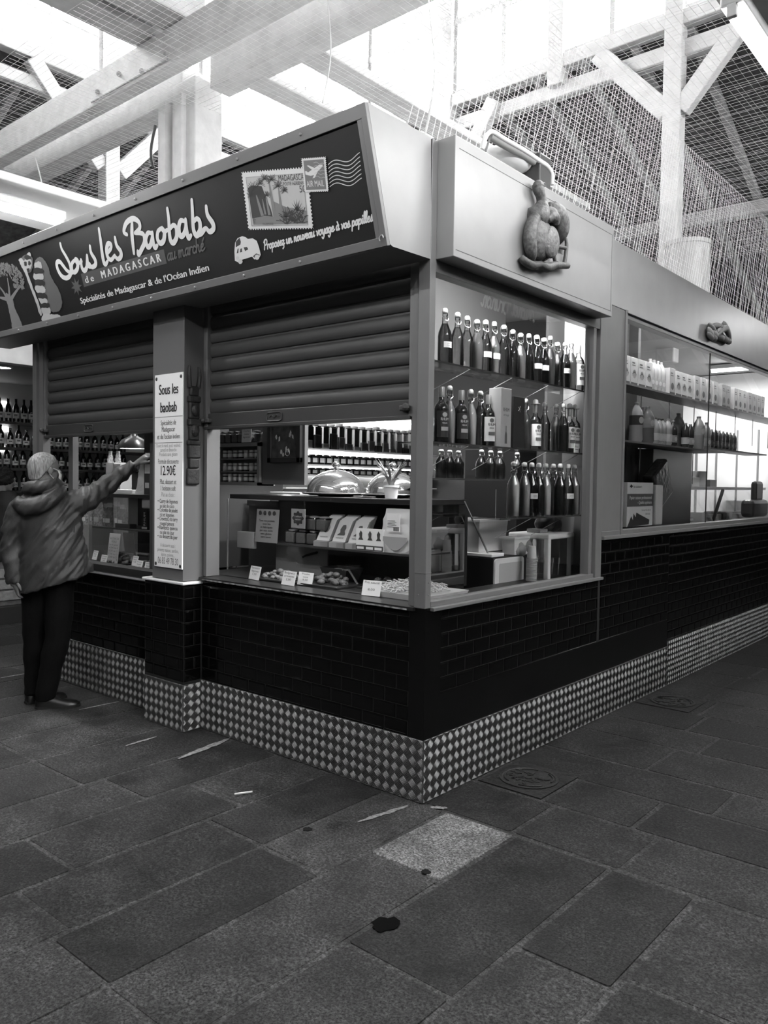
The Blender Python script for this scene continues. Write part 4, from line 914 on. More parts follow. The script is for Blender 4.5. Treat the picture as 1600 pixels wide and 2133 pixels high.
def rum_bottle(dark):
    def fn():
        P_ = [(.001, 0), (.036, 0), (.038, .006), (.038, .175), (.034, .195), (.02, .212), (.0145, .222), (.0145, .25)]
        m = MB(); m.lathe(P_, n=14); out = [('glass', m.mesh('rum_body', mat('dark_bottle', .012, .12) if dark else bglass, 50))]
        m = MB(); m.lathe([(.0155, .236), (.0155, .285), (.014, .29), (.001, .29)], n=12); out.append(('cap', m.mesh('cap', mat('cap_grey', .3, .35, .4), 50)))
        m = MB(); A = [(.0386*math.cos(a), .0386*math.sin(a)) for a in [-1.1+2.2*k/8 for k in range(9)]]
        L = [m.v((x, y, .03)) for x, y in A]; H = [m.v((x, y, .165)) for x, y in A]
        for k in range(8): m.f([L[k], L[k+1], H[k+1], H[k]])
        m.mi = 1
        for s, z, h, w_ in (('RHUM', .115, .014, .045), ('VIEUX', .098, .008, .03)): m.text(s, (.0398, -w_/2, z), Y, Z, h, w_, .05)
        m.quad((.0395, -.02, .062), (.0395, .02, .062), (.0395, .02, .082), (.0395, -.02, .082)); m.flat([(-.0+.014*math.cos(k*PI/6), .145+.012*math.sin(k*PI/6)) for k in range(12)], lambda a, b: Vector((.0395, a, b)))
        out.append(('label', m.mesh('rum_label', [lab_d, mat('label_grey', .5, .5)] if dark else [lab_w, mat('label_mid', .12, .5)])))
        if not dark:
            m = MB(); m.lathe([(.001, .004), (.034, .004), (.034, .19), (.001, .191)], n=12); out.append(('rum', m.mesh('rum', liquid(.7, True), 50)))
        return out
    return kit(('rum', dark), fn)
def hat_bottle():
    def fn():
        out = list(rum_bottle(False)); m = MB(); m.lathe([(.03, .288), (.03, .292), (.017, .294), (.015, .312), (.008, .318), (.001, .319)], n=14); out.append(('straw_hat', m.mesh('hat', G(.42), 50))); return out
    return kit(('hat',), fn)
def gshelf(z, y0, y1, label, x0=-.27, x1=-.08):
    m = MB(); m.box(x0, y0, z-.008, x1, y1, z-.001); o = m.build('glass_shelf', shelfglass); tag(o, label, 'shelf')
    m = MB(); m.box(x1-.002, y0, z-.009, x1+.001, y1, z); m.build('front_edge', G(.06, .2), o)
    m = MB()
    y = y0+.25
    while y < y1: m.tube([(x0, y, z-.0), (x0, y, z+.16)], .002, 5); m.tube([(x1-.02, y+.14, z-.006), (x0, y, z-.13)], .0016, 5); y += .42
    m.build('bracket', G(.35, .5), o); return o
Z1, Z2, Z3 = 2.16, 1.757, 1.357
gshelf(Z1, .1, 1.79, 'top glass shelf of the corner bottle window'); gshelf(Z2, .1, 1.79, 'middle glass shelf of the corner bottle window'); gshelf(Z3, .78, 1.79, 'short bottom glass shelf of the corner bottle window')
def c5(zx): return 860+zx/3.636
def yat(px, z, x=-.16):
    lo, hi = -1., 12.
    d = FW*FPX+RT*(px-800)-UP*(900-1066.5)
    for _ in range(40):
        mid = (lo+hi)/2; v = Vector((x, mid, z))-CAM
        if 800+FPX*v.dot(RT)/v.dot(FW) < px: lo = mid
        else: hi = mid
    return lo
TOP = [(240, .32, 1, 1, 'dark amber'), (335, .68, 1, 0, 'clear amber'), (408, .8, 1, 0, 'pale clear'), (482, .72, 0, 0, 'cloudy pale'), (548, .62, 1, 1, 'half-clear'), (612, .88, 0, 1, 'milky white'), (685, .65, 1, 0, 'clear brown'), (752, .5, 1, 0, 'deep brown'), (812, .75, 0, 0, 'cloudy pale'), (874, .45, 1, 0, 'dark'), (936, .6, 1, 1, 'brown'), (990, .3, 1, 1, 'dark'), (1035, .28, 0, 0, 'grey'), (1092, .66, 0, 0, 'cloudy pale'), (1148, .26, 1, 1, 'very dark'), (1195, .52, 0, 0, 'dull grey')]
random.seed(11)
for i, (zx, g, cl, lb, nm) in enumerate(TOP):
    x = (-.195 if zx < 1120 else -.12)+random.uniform(-.02, .02); h = random.uniform(.93, 1.03)
    place(swing_bottle(g, bool(cl), bool(lb)), 'swing_bottle', 'swing-top bottle of %s rum, %s from the corner post on the top glass shelf' % (nm, ORD[i]), 'bottle', (x, yat(c5(zx), 2.25, x), Z1), random.uniform(-.5, .1)-.35, 'bottles on the top window shelf', (1, 1, h))
place(rum_bottle(False), 'rum_bottle', 'labelled rum bottle at the far right end of the top glass shelf', 'bottle', (-.10, yat(c5(1252), 2.25, -.10), Z1), -.4, 'bottles on the top window shelf')
MID = [(215, 'D', 'black labelled rum bottle nearest the post on the middle shelf'), (275, (.55, 0, 0), 'cloudy swing-top bottle between two black rum bottles, middle shelf'), (365, 'D', 'black labelled rum bottle, second from the post on the middle shelf'), (435, (.9, 0, 0), 'milky white swing-top bottle on the middle shelf'), (508, (.55, 1, 0), 'brown swing-top bottle beside the milky one, middle shelf'), (570, 'L', 'pale labelled rum bottle left of the tall carton, middle shelf'), (850, (.2, 0, 0), 'dark swing-top bottle right of the black gift box'), (925, 'H', 'straw-hat rum bottle in the middle of the middle shelf'), (995, (.6, 1, 0), 'tall brown swing-top bottle right of the straw-hat bottle'), (1082, (.82, 0, 0), 'whitish swing-top bottle on the right half of the middle shelf'), (1137, (.02, 0, 0), 'black swing-top bottle on the right half of the middle shelf'), (1182, 'H', 'left of two straw-hat bottles at the right end of the middle shelf'), (1222, 'H', 'right of two straw-hat bottles at the right end of the middle shelf')]
for i, (zx, k, lb) in enumerate(MID):
    x = (-.185 if zx < 1120 else -.13)+(.03 if k in ('D', 'L') else -.01); q = {'D': lambda: rum_bottle(True), 'L': lambda: rum_bottle(False), 'H': hat_bottle}.get(k, lambda: swing_bottle(k[0], bool(k[1]), bool(k[2])))()
    place(q, 'rum_bottle' if k in ('D', 'L', 'H') else 'swing_bottle', lb, 'bottle', (x, yat(c5(zx), 1.85, x), Z2), -.45, 'bottles on the middle window shelf')
y = yat(c5(660), 1.9, -.13); m = MB(); m.box(-.17, y-.055, Z2, -.09, y+.055, Z2+.33, .002); o = m.build('rum_carton', mat('carton_pale', .52, .5)); tag(o, 'tall pale rum carton standing on the middle shelf', 'carton')
m = MB()
m.text('RHUM', (-.0885, y-.03, Z2+.2), Y, Z, .02, .06, .02); m.text('arrangé', (-.0885, y-.028, Z2+.175), Y, Z, .012, .056); m.flat([(-.012, .02), (.012, .02), (.012, .07), (.004, .09), (.004, .12), (-.004, .12), (-.004, .09), (-.012, .07)], lambda a, b: Vector((-.0885, y+a, Z2+b))); m.build('print', G(.12), o)
y2 = yat(c5(758), 1.9, -.16); m = MB(); m.box(-.20, y2-.06, Z2, -.12, y2+.065, Z2+.30, .002); o = m.build('gift_box', mat('box_black', .012, .35)); tag(o, 'black gift box beside the tall pale carton', 'box')
m = MB(); 
for k in range(5): m.bar((-.119, y2+.005, Z2+.23), (-.119, y2+.005+.018*math.cos(k*1.26), Z2+.23+.018*math.sin(k*1.26)), .002, .001)
m.build('print', G(.3), o)
y3 = yat(c5(1237), 1.8, -.1); m = MB(); m.box(-.10, y3-.03, Z2, -.095, y3+.03, Z2+.06); m.mi = 1; m.text('Rhum', (-.0945, y3-.02, Z2+.035), Y, Z, .012, .04); m.box(-.0946, y3-.02, Z2+.02, -.0942, y3+.02, Z2+.023); tag(m.build('price_tag', [lab_w, lab_d]), 'small white price tag at the right end of the middle shelf', 'price tag')
BOT = [(760, .85, 0, 0, 'pale milky'), (842, .48, 0, 0, 'cloudy grey'), (897, .45, 1, 1, 'dark clear'), (950, .012, 0, 0, 'black'), (1003, .78, 0, 0, 'cream'), (1060, .7, 1, 0, 'nearly clear'), (1112, .015, 0, 0, 'black'), (1172, .75, 1, 1, 'clear labelled'), (1218, .3, 0, 0, 'brown-grey')]
for i, (zx, g, cl, lb, nm) in enumerate(BOT):
    place(swing_bottle(g, bool(cl), bool(lb)), 'swing_bottle', 'swing-top bottle of %s rum, %s from the left on the bottom glass shelf' % (nm, ORD[i]), 'bottle', (-.185 if zx < 1100 else -.12, yat(c5(zx), 1.45, -.185 if zx < 1100 else -.12), Z3), -.45, 'bottles on the bottom window shelf', (1.08, 1.08, 1.05))
m = MB(); m.box(-1.06, .1, 2.35, -1.02, 2.3, 3.04); tag(m.build('header_panel', G(.09, .9)), 'grey header panel above the back of the bottle window', 'panel')
# darker row behind, on a rear shelf
m = MB(); m.box(-.62, .64, 1.57, -.45, 1.75, 1.58); tag(m.build('bottle_shelf', G(.03)), 'dark rear shelf behind the bottle window', 'shelf')
for i, zx in enumerate((215, 280, 345, 520, 590, 660, 790)):
    place(swing_bottle([.03, .05, .04, .05, .14, .12, .16][i], False, False), 'swing_bottle', 'dim swing-top bottle, %s from the left in the back row behind the middle shelf' % ORD[i], 'bottle', (-.53, yat(c5(zx), 1.7, -.53), 1.58), -.4, 'dim bottles in the back row', (1, 1, .55 if i < 3 else .6))
# ---------------------------------------------------------------- below the shelves
m = MB(); m.box(-.92, 1.06, .02, -.3, 1.55, 1.10, .004); o = m.build('counter_unit', mat('unit_black', .010, .3)); tag(o, 'low black counter unit with a pale end panel in the corner window', 'counter unit')
m = MB(); 
def rrect(y0, z0, y1, z1, r): 
    out = []
    for cx, cz, a in ((y1-r, z1-r, 0), (y0+r, z1-r, 1), (y0+r, z0+r, 2), (y1-r, z0+r, 3)):
        for k in range(5): t_ = (a+k/4)*PI/2; out.append((cx+r*math.cos(t_), cz+r*math.sin(t_)))
    return out
m.prism(rrect(1.065, .85, 1.40, 1.095, .025), lambda a, b: Vector((-.299, a, b)), (.012, 0, 0)); m.build('end_frame', mat('off_white', .78, .4), o)
m = MB(); m.prism(rrect(1.11, .86, 1.375, 1.065, .01), lambda a, b: Vector((-.2865, a, b)), (.002, 0, 0)); m.build('end_panel', G(.5, .35), o)
m = MB(); m.box(-.95, 1.06, 1.103, -.31, 1.2, 1.125, .004); m.build('top_strip', mat('off_white'), o)
plas = mat('frosted_plastic', .82, .35, spec=.4)
def tub(cx, cyy, z, a, b, h, label, t_=.012):
    t = thing('food_tub', label, 'tub', (cx, cyy, z), 0, 'plastic tubs in the corner window'); m = MB()
    r = lambda k, zz, e: [(s*(a*k+e), u*(b*k+e), zz) for s, u in ((-1, -1), (1, -1), (1, 1), (-1, 1))]
    m.loft([r(.86, 0, 0), r(.97, h, 0), r(1.0, h, .006), r(1.0, h+.012, .006), r(.97, h+.012, -.006), r(.85, .006, -.004)], (True, True)); m.build('tub', plas, t)
    m = MB(); rn = random.Random(int(a*1000)); 
    for k in range(9): m.ball((rn.uniform(-.6, .6)*a, rn.uniform(-.6, .6)*b, h*.35+rn.uniform(-.02, .03)), .03+rn.random()*.02, n=8, m=6)
    m.build('contents', G(.25), t, 60); return t
tub(-.54, 1.24, 1.126, .13, .17, .19, 'large frosted plastic tub on the low black counter unit')
tub(-.35, 1.42, 1.104, .05, .12, .10, 'small frosted plastic tub right of the large one')
tub(-.78, 1.2, 1.126, .10, .12, .14, 'pale frosted plastic tub furthest left on the low counter unit')
# white open frame with cups
t = thing('frame_stand', 'white open frame stand in the right part of the corner window', 'stand', (-.31, 1.66, .93)); m = MB()
fw = mat('stand_white', .85, .4)
for sx in (-1, 1):
    for s_ in (-1, 1): m2 = MB(); m2.box(sx*.13-.018, s_*.155-.018, 0, sx*.13+.018, s_*.155+.018, .285, .006); m2.build('leg', fw, t)
m.box(-.15, -.175, .27, .15, .175, .305, .01); m.build('top', fw, t)
m = MB(); m.box(-.12, -.13, .012, .12, .13, .018); m.build('lower_shelf', thing_glass, t)
def cup_stack(n, dz=.0085):
    def fn():
        m = MB()
        for k in range(n): m.lathe([(.030, k*dz), (.034, k*dz+.004), (.0355, k*dz+.0055), (.0355, k*dz+.0075), (.032, k*dz+.008)], n=16, cap=(False, False))
        m.lathe([(.03, n*dz), (.024, n*dz+.075), (.001, n*dz+.075)], n=16, cap=(False, True)); return [('cups', m.mesh('cups', mat('paper_cup', .72, .5), 50))]
    return kit(('cups', n), fn)
place(cup_stack(17), 'cup_stack', 'tall stack of upside-down paper cups left of the white stand', 'cups', (-.2, yat(1107, 1.0, -.2), .948)); place(cup_stack(9), 'cup_stack', 'shorter stack of paper cups behind the stand\'s front leg', 'cups', (-.42, 1.66, .951))
for i in range(3): 
    m = MB(); m.lathe([(.026, 0), (.034, .11), (.034, .112), (.03, .11)], n=14, cap=(True, False)); o = m.build('plastic_cup', thing_glass, None, 50); o.location = (-.32+.03*i, 1.70+.028*i, .951); tag(o, 'clear plastic cup inside the white stand, %s from the left' % ORD[i], 'cup', 'clear cups in the white stand')
m = MB(); m.ball((-.32, 1.72, 1.29), .06, .10, .055, 10, 8); m.ball((-.3, 1.80, 1.285), .05, .07, .05, 10, 8); tag(m.build('dark_bag', mat('bag_dark', .03, .35, bump=.6, scale=30), None, 60), 'crumpled dark bag on top of the white stand', 'bag')
m = MB(); m.box(-.36, 1.55, 1.236, -.26, 1.65, 1.26, .004); tag(m.build('wire_box', G(.3, .3)), 'small clear box of clips on the white stand', 'box')
m = MB(); m.box(-.5, 1.80, .93, -.06, 1.835, 1.02); tag(m.build('low_board', G(.03)), 'dark low board below the white partition', 'board')
# noodle tray at the corner
t = thing('noodle_tray', 'tray of shredded fried noodles in the corner of the counter', 'tray', (-.33, .32, .948)); m = MB()
m.loft([[(x*.97*k, y*.97*k, z) for x, y in ((-.2, -.18), (.22, -.18), (.22, .2), (-.2, .2))] for k, z in ((1, 0), (1.05, .03), (1.02, .03), (.97, .006))]); m.build('tray', G(.6, .3), t)
m = MB(); rn = random.Random(3)
for k in range(230):
    a = rn.uniform(0, 6.28); r = rn.random()**.5; x = .19*r*math.cos(a); y = .17*r*math.sin(a); z = .03+.05*(1-r*r)*rn.random()+.01; b = rn.uniform(0, 6.28)
    m.tube([(x, y, z), (x+.02*math.cos(b), y+.02*math.sin(b), z+rn.uniform(-.008, .012)), (x+.035*math.cos(b+.7), y+.035*math.sin(b+.7), z+rn.uniform(-.01, .008))], .0035, 4)
o = m.build('noodles', mat('noodle', .42, .6), t); o['kind'] = 'stuff'

# ================================================================ FRONT HATCH: display case
def deck_case(name, x0, x1, zd, zt, label, zs, xs0):
    t = thing(name, label, 'display case', ((x0+x1)/2, .5, zd)); h = (x1-x0)/2
    bl = mat('case_dark', .02, .35)
    m = MB(); m.box(-h, -.1, zt-zd-.03, h, .36, zt-zd, .003); m.build('top', bl, t)
    m = MB(); m.box(-h, .34, 0, h, .37, zt-zd-.03); m.build('back_panel', mat('case_back', .012, .5), t)
    m = MB(); m.box(-h, -.36, -.03, h, .34, 0); m.build('deck', bl, t)
    m = MB(); m.box(xs0-(x0+x1)/2, -.13, zs-zd-.014, h, .2, zs-zd, .002); m.build('shelf', mat('case_shelf', .04, .3), t)
    m = MB(); m.quad((-h, -.115, 0), (h, -.115, 0), (h, -.115, zt-zd-.03), (-h, -.115, zt-zd-.03)); m.build('front_glass', thing_glass, t)
    m = MB(); m.quad((-h, -.115, 0), (-h, .34, 0), (-h, .34, zt-zd-.03), (-h, -.115, zt-zd-.03)); m.quad((h, -.115, 0), (h, .34, 0), (h, .34, zt-zd-.03), (h, -.115, zt-zd-.03)); m.build('end_glass', thing_glass, t)
    m = MB()
    m.bar((-h, -.115, 0), (-h, -.115, zt-zd-.03), .008, .008)
    m.bar((h, .33, zt-zd-.01), (h, .60, .17), .008, .008); m.build('corner_trim', G(.3, .3), t); return t
deck_case('display_case', -1.98, -.36, .947, 1.456, 'glass display case in the hatch next to the corner post', 1.158, -1.47)
def dome(x, y, r, h, label):
    t = thing('cake_dome', label, 'cake dome', (x, y, 1.458)); m = MB()
    m.lathe([(r*1.12, .012), (r*1.18, .02), (r*1.16, .024), (r*.9, .006), (.001, .004)], n=32); m.lathe([(.001, 0), (r*.6, 0), (r*.62, .006)], n=24); m.build('plate', mat('dome_plate', .35, .25, .6), t, 50)
    m = MB(); m.lathe([(r*math.cos(a)*(1 if a else 1), .022+h*math.sin(a)) for a in [PI/2*k/10 for k in range(10)]]+[(.012, .022+h)], n=36, cap=(False, True)); m.build('dome', mat('dome_metal', .62, .10, .9), t, 180)
    m = MB(); m.lathe([(.008, .02+h), (.008, .03+h), (.02, .036+h), (.026, .052+h), (.02, .068+h), (.001, .075+h)], n=16); m.build('knob', mat('dome_metal'), t, 60)
    return t
dome(-1.20, .62, .185, .145, 'large shiny domed cake cover on the display case'); dome(-.80, .70, .165, .14, 'smaller shiny domed cake cover beside the potted plant')
# potted plant
t = thing('potted_plant', 'small spiky plant in a white pot on the display case', 'plant', (-.60, .45, 1.458)); m = MB(); m.lathe([(.001, 0), (.034, 0), (.042, .062), (.046, .064), (.046, .076), (.040, .076), (.038, .066), (.001, .066)], n=20); m.build('pot', mat('pot_white', .95, .4), t, 40)
m = MB(); rn = random.Random(1)
for k in range(52):
    a = rn.uniform(0, 6.28); l = rn.uniform(.45, 1.0); q = [(.008*math.cos(a), .008*math.sin(a), .066), (.045*l*math.cos(a), .045*l*math.sin(a), .066+.09*l), (.10*l*math.cos(a), .10*l*math.sin(a), .066+(.13+rn.uniform(-.03, .05))*l)]
    m.tube(q, [.0045, .006, .0008], 4, sm=3, flat=.6)
m.build('leaves', mat('leaf_grey', .16, .5), t)
# jars
jar_c = [mat('jar_fill_%d' % i, g, .7, bump=.6, scale=90) for i, g in enumerate((.02, .55, .16, .30, .05, .42))]
def jar(w_, h, ci, fill, label=False, lidm=None):
    def fn():
        m = MB(); m.mbox(Matrix.Identity(4), (-w_, -w_, 0), (w_, w_, h*.88), w_*.22); out = [('glass', m.mesh('jar_glass', bglass))]
        m = MB(); m.mbox(Matrix.Identity(4), (-w_*.93, -w_*.93, .003), (w_*.93, w_*.93, h*.88*fill), w_*.2); out.append(('contents', m.mesh('contents', jar_c[ci])))
        m = MB(); m.lathe([(w_*.72, h*.87), (w_*.78, h*.88), (w_*.78, h*.97), (w_*.3, h), (.001, h)], n=14); out.append(('lid', m.mesh('lid', lidm or mat('jar_lid', .45, .35, .3), 50)))
        if label: m = MB(); m.box(-w_*.7, -w_*1.02, h*.2, w_*.7, -w_*1.0, h*.65); m.box(w_*1.0, -w_*.7, h*.2, w_*1.02, w_*.7, h*.65); out.append(('label', m.mesh('jar_label', lab_w)))
        return out
    return kit(('jar', w_, h, ci, fill, label), fn)
zs = 1.158
for i, (px, lv) in enumerate(((612, 0), (634, 0), (656, 0), (634, 1), (655, 1), (676, 1))):
    x = P(px, 1110, 1, .46).x; place(jar(.042, .088, 3, .9), 'jam_jar', 'square glass jar on the display case shelf, %s row, %s from the left' % (['lower', 'upper'][lv], ORD[i % 3]), 'jar', (x, .46, zs+lv*.09), .1, 'jars on the display case shelf')
x = P(627, 1080, 1, .40).x
t = thing('label_card', 'white card with a black scalloped badge in front of the jars', 'card', (x-.01, .385, zs+.10)); m = MB(); m.box(-.062, 0, 0, .062, .003, .12); m.build('card', lab_w, t)
m = MB(); pts = [(.0+(.047+.006*math.cos(k*PI*8/16*1.0))*math.cos(k*PI/16), .062+(.040+.006*math.cos(k*PI/2))*math.sin(k*PI/16)) for k in range(32)]; m.flat(pts, lambda a, b: Vector((a, -.001, b))); m.build('badge', lab_d, t)
m = MB(); m.text('Confiture', (0, -.002, .068), X, Z, .011, .065, 0, 'c'); m.text('maison', (0, -.002, .05), X, Z, .011, .05, 0, 'c'); m.build('lettering', G(.6), t)
# chocolate bar boxes
def choc_box(face):
    def fn():
        m = MB(); m.prism([(0, 0), (.13, 0), (.13, .06), (.0, .03)], lambda a, b: Vector((-.055, a, b)), (.11, 0, 0)); out = [('tray', m.mesh('tray', mat('kraft_grey', .34, .6)))]
        m = MB()
        for k in range(6):
            y0 = .012+k*.014; m.mbox(Matrix.Translation((0, y0, .02+k*.006)) @ Matrix.Rotation(-.55, 4, 'X'), (-.05, 0, 0), (.05, .006, .165))
        out.append(('bars', m.mesh('bars', mat('bar_paper', .84, .5))))
        m = MB(); M = Matrix.Translation((0, .0115, .02)) @ Matrix.Rotation(-.55, 4, 'X'); f = lambda a, b: M @ Vector((a, -.001, b))
        if face == 0: m.flat([(.022*math.cos(k*PI/8), .10+.028*math.sin(k*PI/8)) for k in range(16)], f)
        else: m.flat([(-.03, .06), (-.012, .08), (-.02, .10), (-.01, .13), (.012, .132), (.022, .11), (.018, .09), (.03, .07), (.028, .06)], f)
        m.text('MADAGASCAR', M @ Vector((0, -.0015, .038)), X, M.to_3x3() @ Z, .009, .06, .02, 'c'); out.append(('print', m.mesh('print', G(.12 if face else .3))))
        return out
    return kit(('choc', face), fn)
for i, (px, f_) in enumerate(((667, 0), (700, 1), (734, 1))):
    x = P(px, 1139, 1, .385).x; place(choc_box(f_), 'chocolate_box', '%s of three open display boxes of white chocolate bars' % ['left', 'middle', 'right'][i], 'box', (x, .385, zs), .06, 'chocolate boxes on the display case shelf')
for i, px in enumerate((752, 771, 789)):
    x = P(px, 1145, 1, .375).x
    def fn():
        m = MB(); m.box(-.035, 0, .0, .035, .03, .125); out = [('sleeve', m.mesh('sleeve', mat('bar_paper')))]
        m = MB(); m.flat([(-.018, .06), (-.008, .075), (-.012, .095), (0, .115), (.012, .1), (.01, .075), (.02, .06)], lambda a, b: Vector((a, -.001, b))); m.box(-.034, -.002, .002, .034, -.0005, .03); m.build if 0 else None
        out.append(('print', m.mesh('print', G(.05)))); m = MB(); m.box(-.025, -.004, .008, .025, -.002, .022); out.append(('tag', m.mesh('tag', lab_w))); return out
    place(kit(('mini',), fn), 'small_chocolate', '%s of three small chocolate packs in front of the paper bag' % ['left', 'middle', 'right'][i], 'pack', (x, .372, zs), .05, 'small chocolate packs')
t = thing('paper_bag', 'white paper bag with a printed label at the right of the display case shelf', 'bag', (-.50, .44, zs)); m = MB(); rn = random.Random(6); rings = []
for k in range(9):
    z = .245*k/8; w_ = .105*(1-.05*math.sin(k)); d_ = .05*(1-.5*k/8); rings.append([(s*w_+rn.uniform(-.006, .006), u*d_+rn.uniform(-.006, .006)-.02*math.sin(k/8*3), z) for s, u in ((-1, -1), (-.4, -1.15), (.4, -1.15), (1, -1), (1, 1), (.4, 1.1), (-.4, 1.1), (-1, 1))])
m.loft(rings); m.build('sack', mat('bag_white', .72, .5, bump=.3, scale=14), t, 60)
m = MB(); m.box(-.05, -.085, .12, .045, -.083, .22); m.build('label', G(.84), t)
m = MB(); m.box(-.045, -.087, .145, .04, -.085, .147)
for k in range(9): m.box(.0+k*.0045, -.0865, .125, .002+k*.0045, -.085, .143)
for k in range(4): m.box(-.043, -.0865, .155+k*.008, .02-.01*(k % 2), -.085, .157+k*.008)
m.build('label_print', G(.08), t)
m = MB(); m.prism([(-.085+.17*k/8, .01+.055-.05*math.sin(PI*k/8)) for k in range(9)]+[(.085, .09), (-.085, .09)], lambda a, b: Vector((a, -.075, b)), (0, .004, 0)); m.build('band', G(.35), t)
# notice in the case
t = thing('notice', 'grey printed notice with round logos inside the display case', 'notice', (-1.61, .40, 1.15)); m = MB(); m.mbox(Matrix.Rotation(-.08, 4, 'X'), (-.108, 0, 0), (.108, .003, .215)); m.build('sheet', G(.40), t)
m = MB(); f = lambda z: (0, -.003-.0+.08*z, z)
for i, s in enumerate(('Tous nos produits', 'sont bio', 'et fabriqués', 'par nos soins', 'sans gluten', 'sans sucre')): m.text(s, (0, -.004+.08*(.135-i*.021), .135-i*.021), X, Z, .013, min(.15, .0095*len(s)), .03, 'c')
for k in range(4): m.flat([(-.07+.045*k+.015*math.cos(j*PI/6), .19+.015*math.sin(j*PI/6)) for j in range(12)], lambda a, b: Vector((a, -.004+.08*b, b)))
m.build('print', G(.06), t)
m = MB(); m.box(-1.90, .40, 1.10, -1.735, .43, 1.21, .003); tag(m.build('paper_box', G(.55)), 'small pale box left of the notice', 'box')
m = MB(); m.mbox(Matrix.Translation((-1.45, .56, .95)), (-.24, 0, 0), (.24, .01, .2)); o = m.build('splash_board', G(.28)); tag(o, 'grey board with a handle at the back of the display case', 'board')
m = MB(); m.tube([(-1.42, .55, 1.06), (-1.38, .54, 1.075), (-1.28, .54, 1.10)], .007, 6); m.build('handle', G(.03), o)
t = thing('bowl', 'black square bowl in the display case', 'bowl', (-.98, .45, .95)); m = MB(); m.loft([[(x*k, y*k, z) for x, y in ((-.1, -.07), (.1, -.07), (.1, .07), (-.1, .07))] for k, z in ((.8, 0), (1.1, .085), (1.03, .085), (.8, .02))]); m.build('bowl', G(.03, .3), t); m = MB(); m.mbox(Matrix.Identity(4), (-.09, -.06, .06), (.09, .06, .07)); m.build('rice', G(.4), t)
# food trays on the deck
def heap(name, c, rx, ry, h, g, label, seed, n=50):
    t = thing(name, label, 'tray of food', c); m = MB(); m.box(-rx-.02, -ry-.02, 0, rx+.02, ry+.02, .012, .003); m.build('tray', G(.02, .3), t); m = MB(); rn = random.Random(seed)
    for k in range(n):
        a = rn.uniform(0, 6.28); r = rn.random()**.5; s = rn.uniform(.014, .026); m.ball((rx*.9*r*math.cos(a), ry*.9*r*math.sin(a), .015+h*(1-r*r)*rn.random()), s, s*rn.uniform(.6, 1), s*.7, 6, 5, Matrix.Rotation(rn.uniform(0, 3), 3, 'Z'))
    o = m.build('food', mat('food_%d' % round(g*100), g, .55, bump=.6, scale=60), t, 60); o['kind'] = 'stuff'; return t
heap('food_tray', (-1.33, .27, .948), .14, .1, .04, .14, 'tray of fried pieces at the left of the display case deck', 1); heap('food_tray', (-.93, .30, .948), .16, .11, .05, .08, 'tray of dark stew in the middle of the display case deck', 2); heap('food_tray', (-.62, .42, .948), .08, .1, .04, .03, 'dark tray near the noodle tray', 3)
m = MB(); m.tube([(-.86, .33, 1.04), (-.80, .32, 1.045), (-.66, .24, .985)], .006, 6); tag(m.build('serving_spoon', steel), 'metal serving spoon lying across the dark trays', 'spoon')
def card(px, py, yy, z, h, w_, label, lines, rz=.0, lean=-.25, mt=None):
    c = P(px, py, 1, yy); t = thing('price_card', label, 'price card', (c.x, yy, z), rz, 'price cards on the counters'); M = Matrix.Rotation(lean, 4, 'X'); m = MB(); m.mbox(M, (-w_/2, 0, .0), (w_/2, .0015, h)); m.build('card', mt or mat('card_white', .8, .5), t)
    m = MB(); q = len(lines)
    for i, s in enumerate(lines):
        z_ = h*(.80-.7*i/q); m.text(s, M @ Vector((0, -.0012, z_)), X, M.to_3x3() @ Z, h*.55/q*.8, min(w_*.8, h*.5/q*len(s)*.8), 0, 'c')
    m.build('writing', mat('card_ink', .12, .6), t); return t
cards = ((528, 1197, .13, 'price card furthest left on the front counter', ('Samoussa', 'légumes', '1,50')), (599, 1208, .10, 'price card in front of the fried pieces', ('Beignets', 'crevette', '2,00')), (634, 1197, .17, 'price card just right of the fried pieces, set further back', ('Poulet', 'coco', '9,50')), (772, 1217, .12, 'price card near the noodle tray by the corner post', ('Riz sauté', '', '8,00')))
for i, (px, py, yy, lb, ln) in enumerate(cards): card(px, py, yy, .95, .082 if i != 2 else .075, .115, lb, ln, -.15+.1*i)
# wall cabinet, panel and picture
t = thing('wall_cabinet', 'grey open wall cabinet of small jars at the left of the hatch', 'cabinet', (-2.105, .56, 1.515)); gp = mat('cabinet_grey', .2, .5); m = MB(); m.box(-.24, .12, -.0, .24, .14, .6); m.box(-.24, 0, 0, -.215, .13, .3); m.box(.215, 0, 0, .24, .13, .3); m.box(-.24, 0, 0, .24, .13, .022); m.box(-.24, 0, .27, .24, .13, .295); m.build('body', gp, t)
m = MB(); m.box(-.215, .02, .09, .215, .12, .098); m.box(-.215, .02, .18, .215, .12, .188); m.build('inner_shelf', gp, t)
for i in range(6): place(jar(.032, .085, 2, .85, False, G(.1)), 'jam_jar', 'dark jar on top of the wall cabinet, %s from the left' % ORD[i], 'jar', (-2.29+i*.07, .60, 1.811), 0, 'jars on top of the wall cabinet')
tiny = lambda c: kit(('tiny', c), lambda: (lambda m1, m2, m3: [('glass', m1.lathe([(.001, 0), (.021, 0), (.021, .042)], n=10).mesh('glass', jar_c[c], 50)), ('lid', m2.lathe([(.022, .042), (.022, .056), (.001, .057)], n=10).mesh('lid', mat('tin_lid', .55, .35, .3), 50)), ('label', m3.lathe([(.0215, .010), (.0215, .034)], n=10, cap=(False, False)).mesh('label', mat('tiny_label', .85, .5)))])(MB(), MB(), MB()))
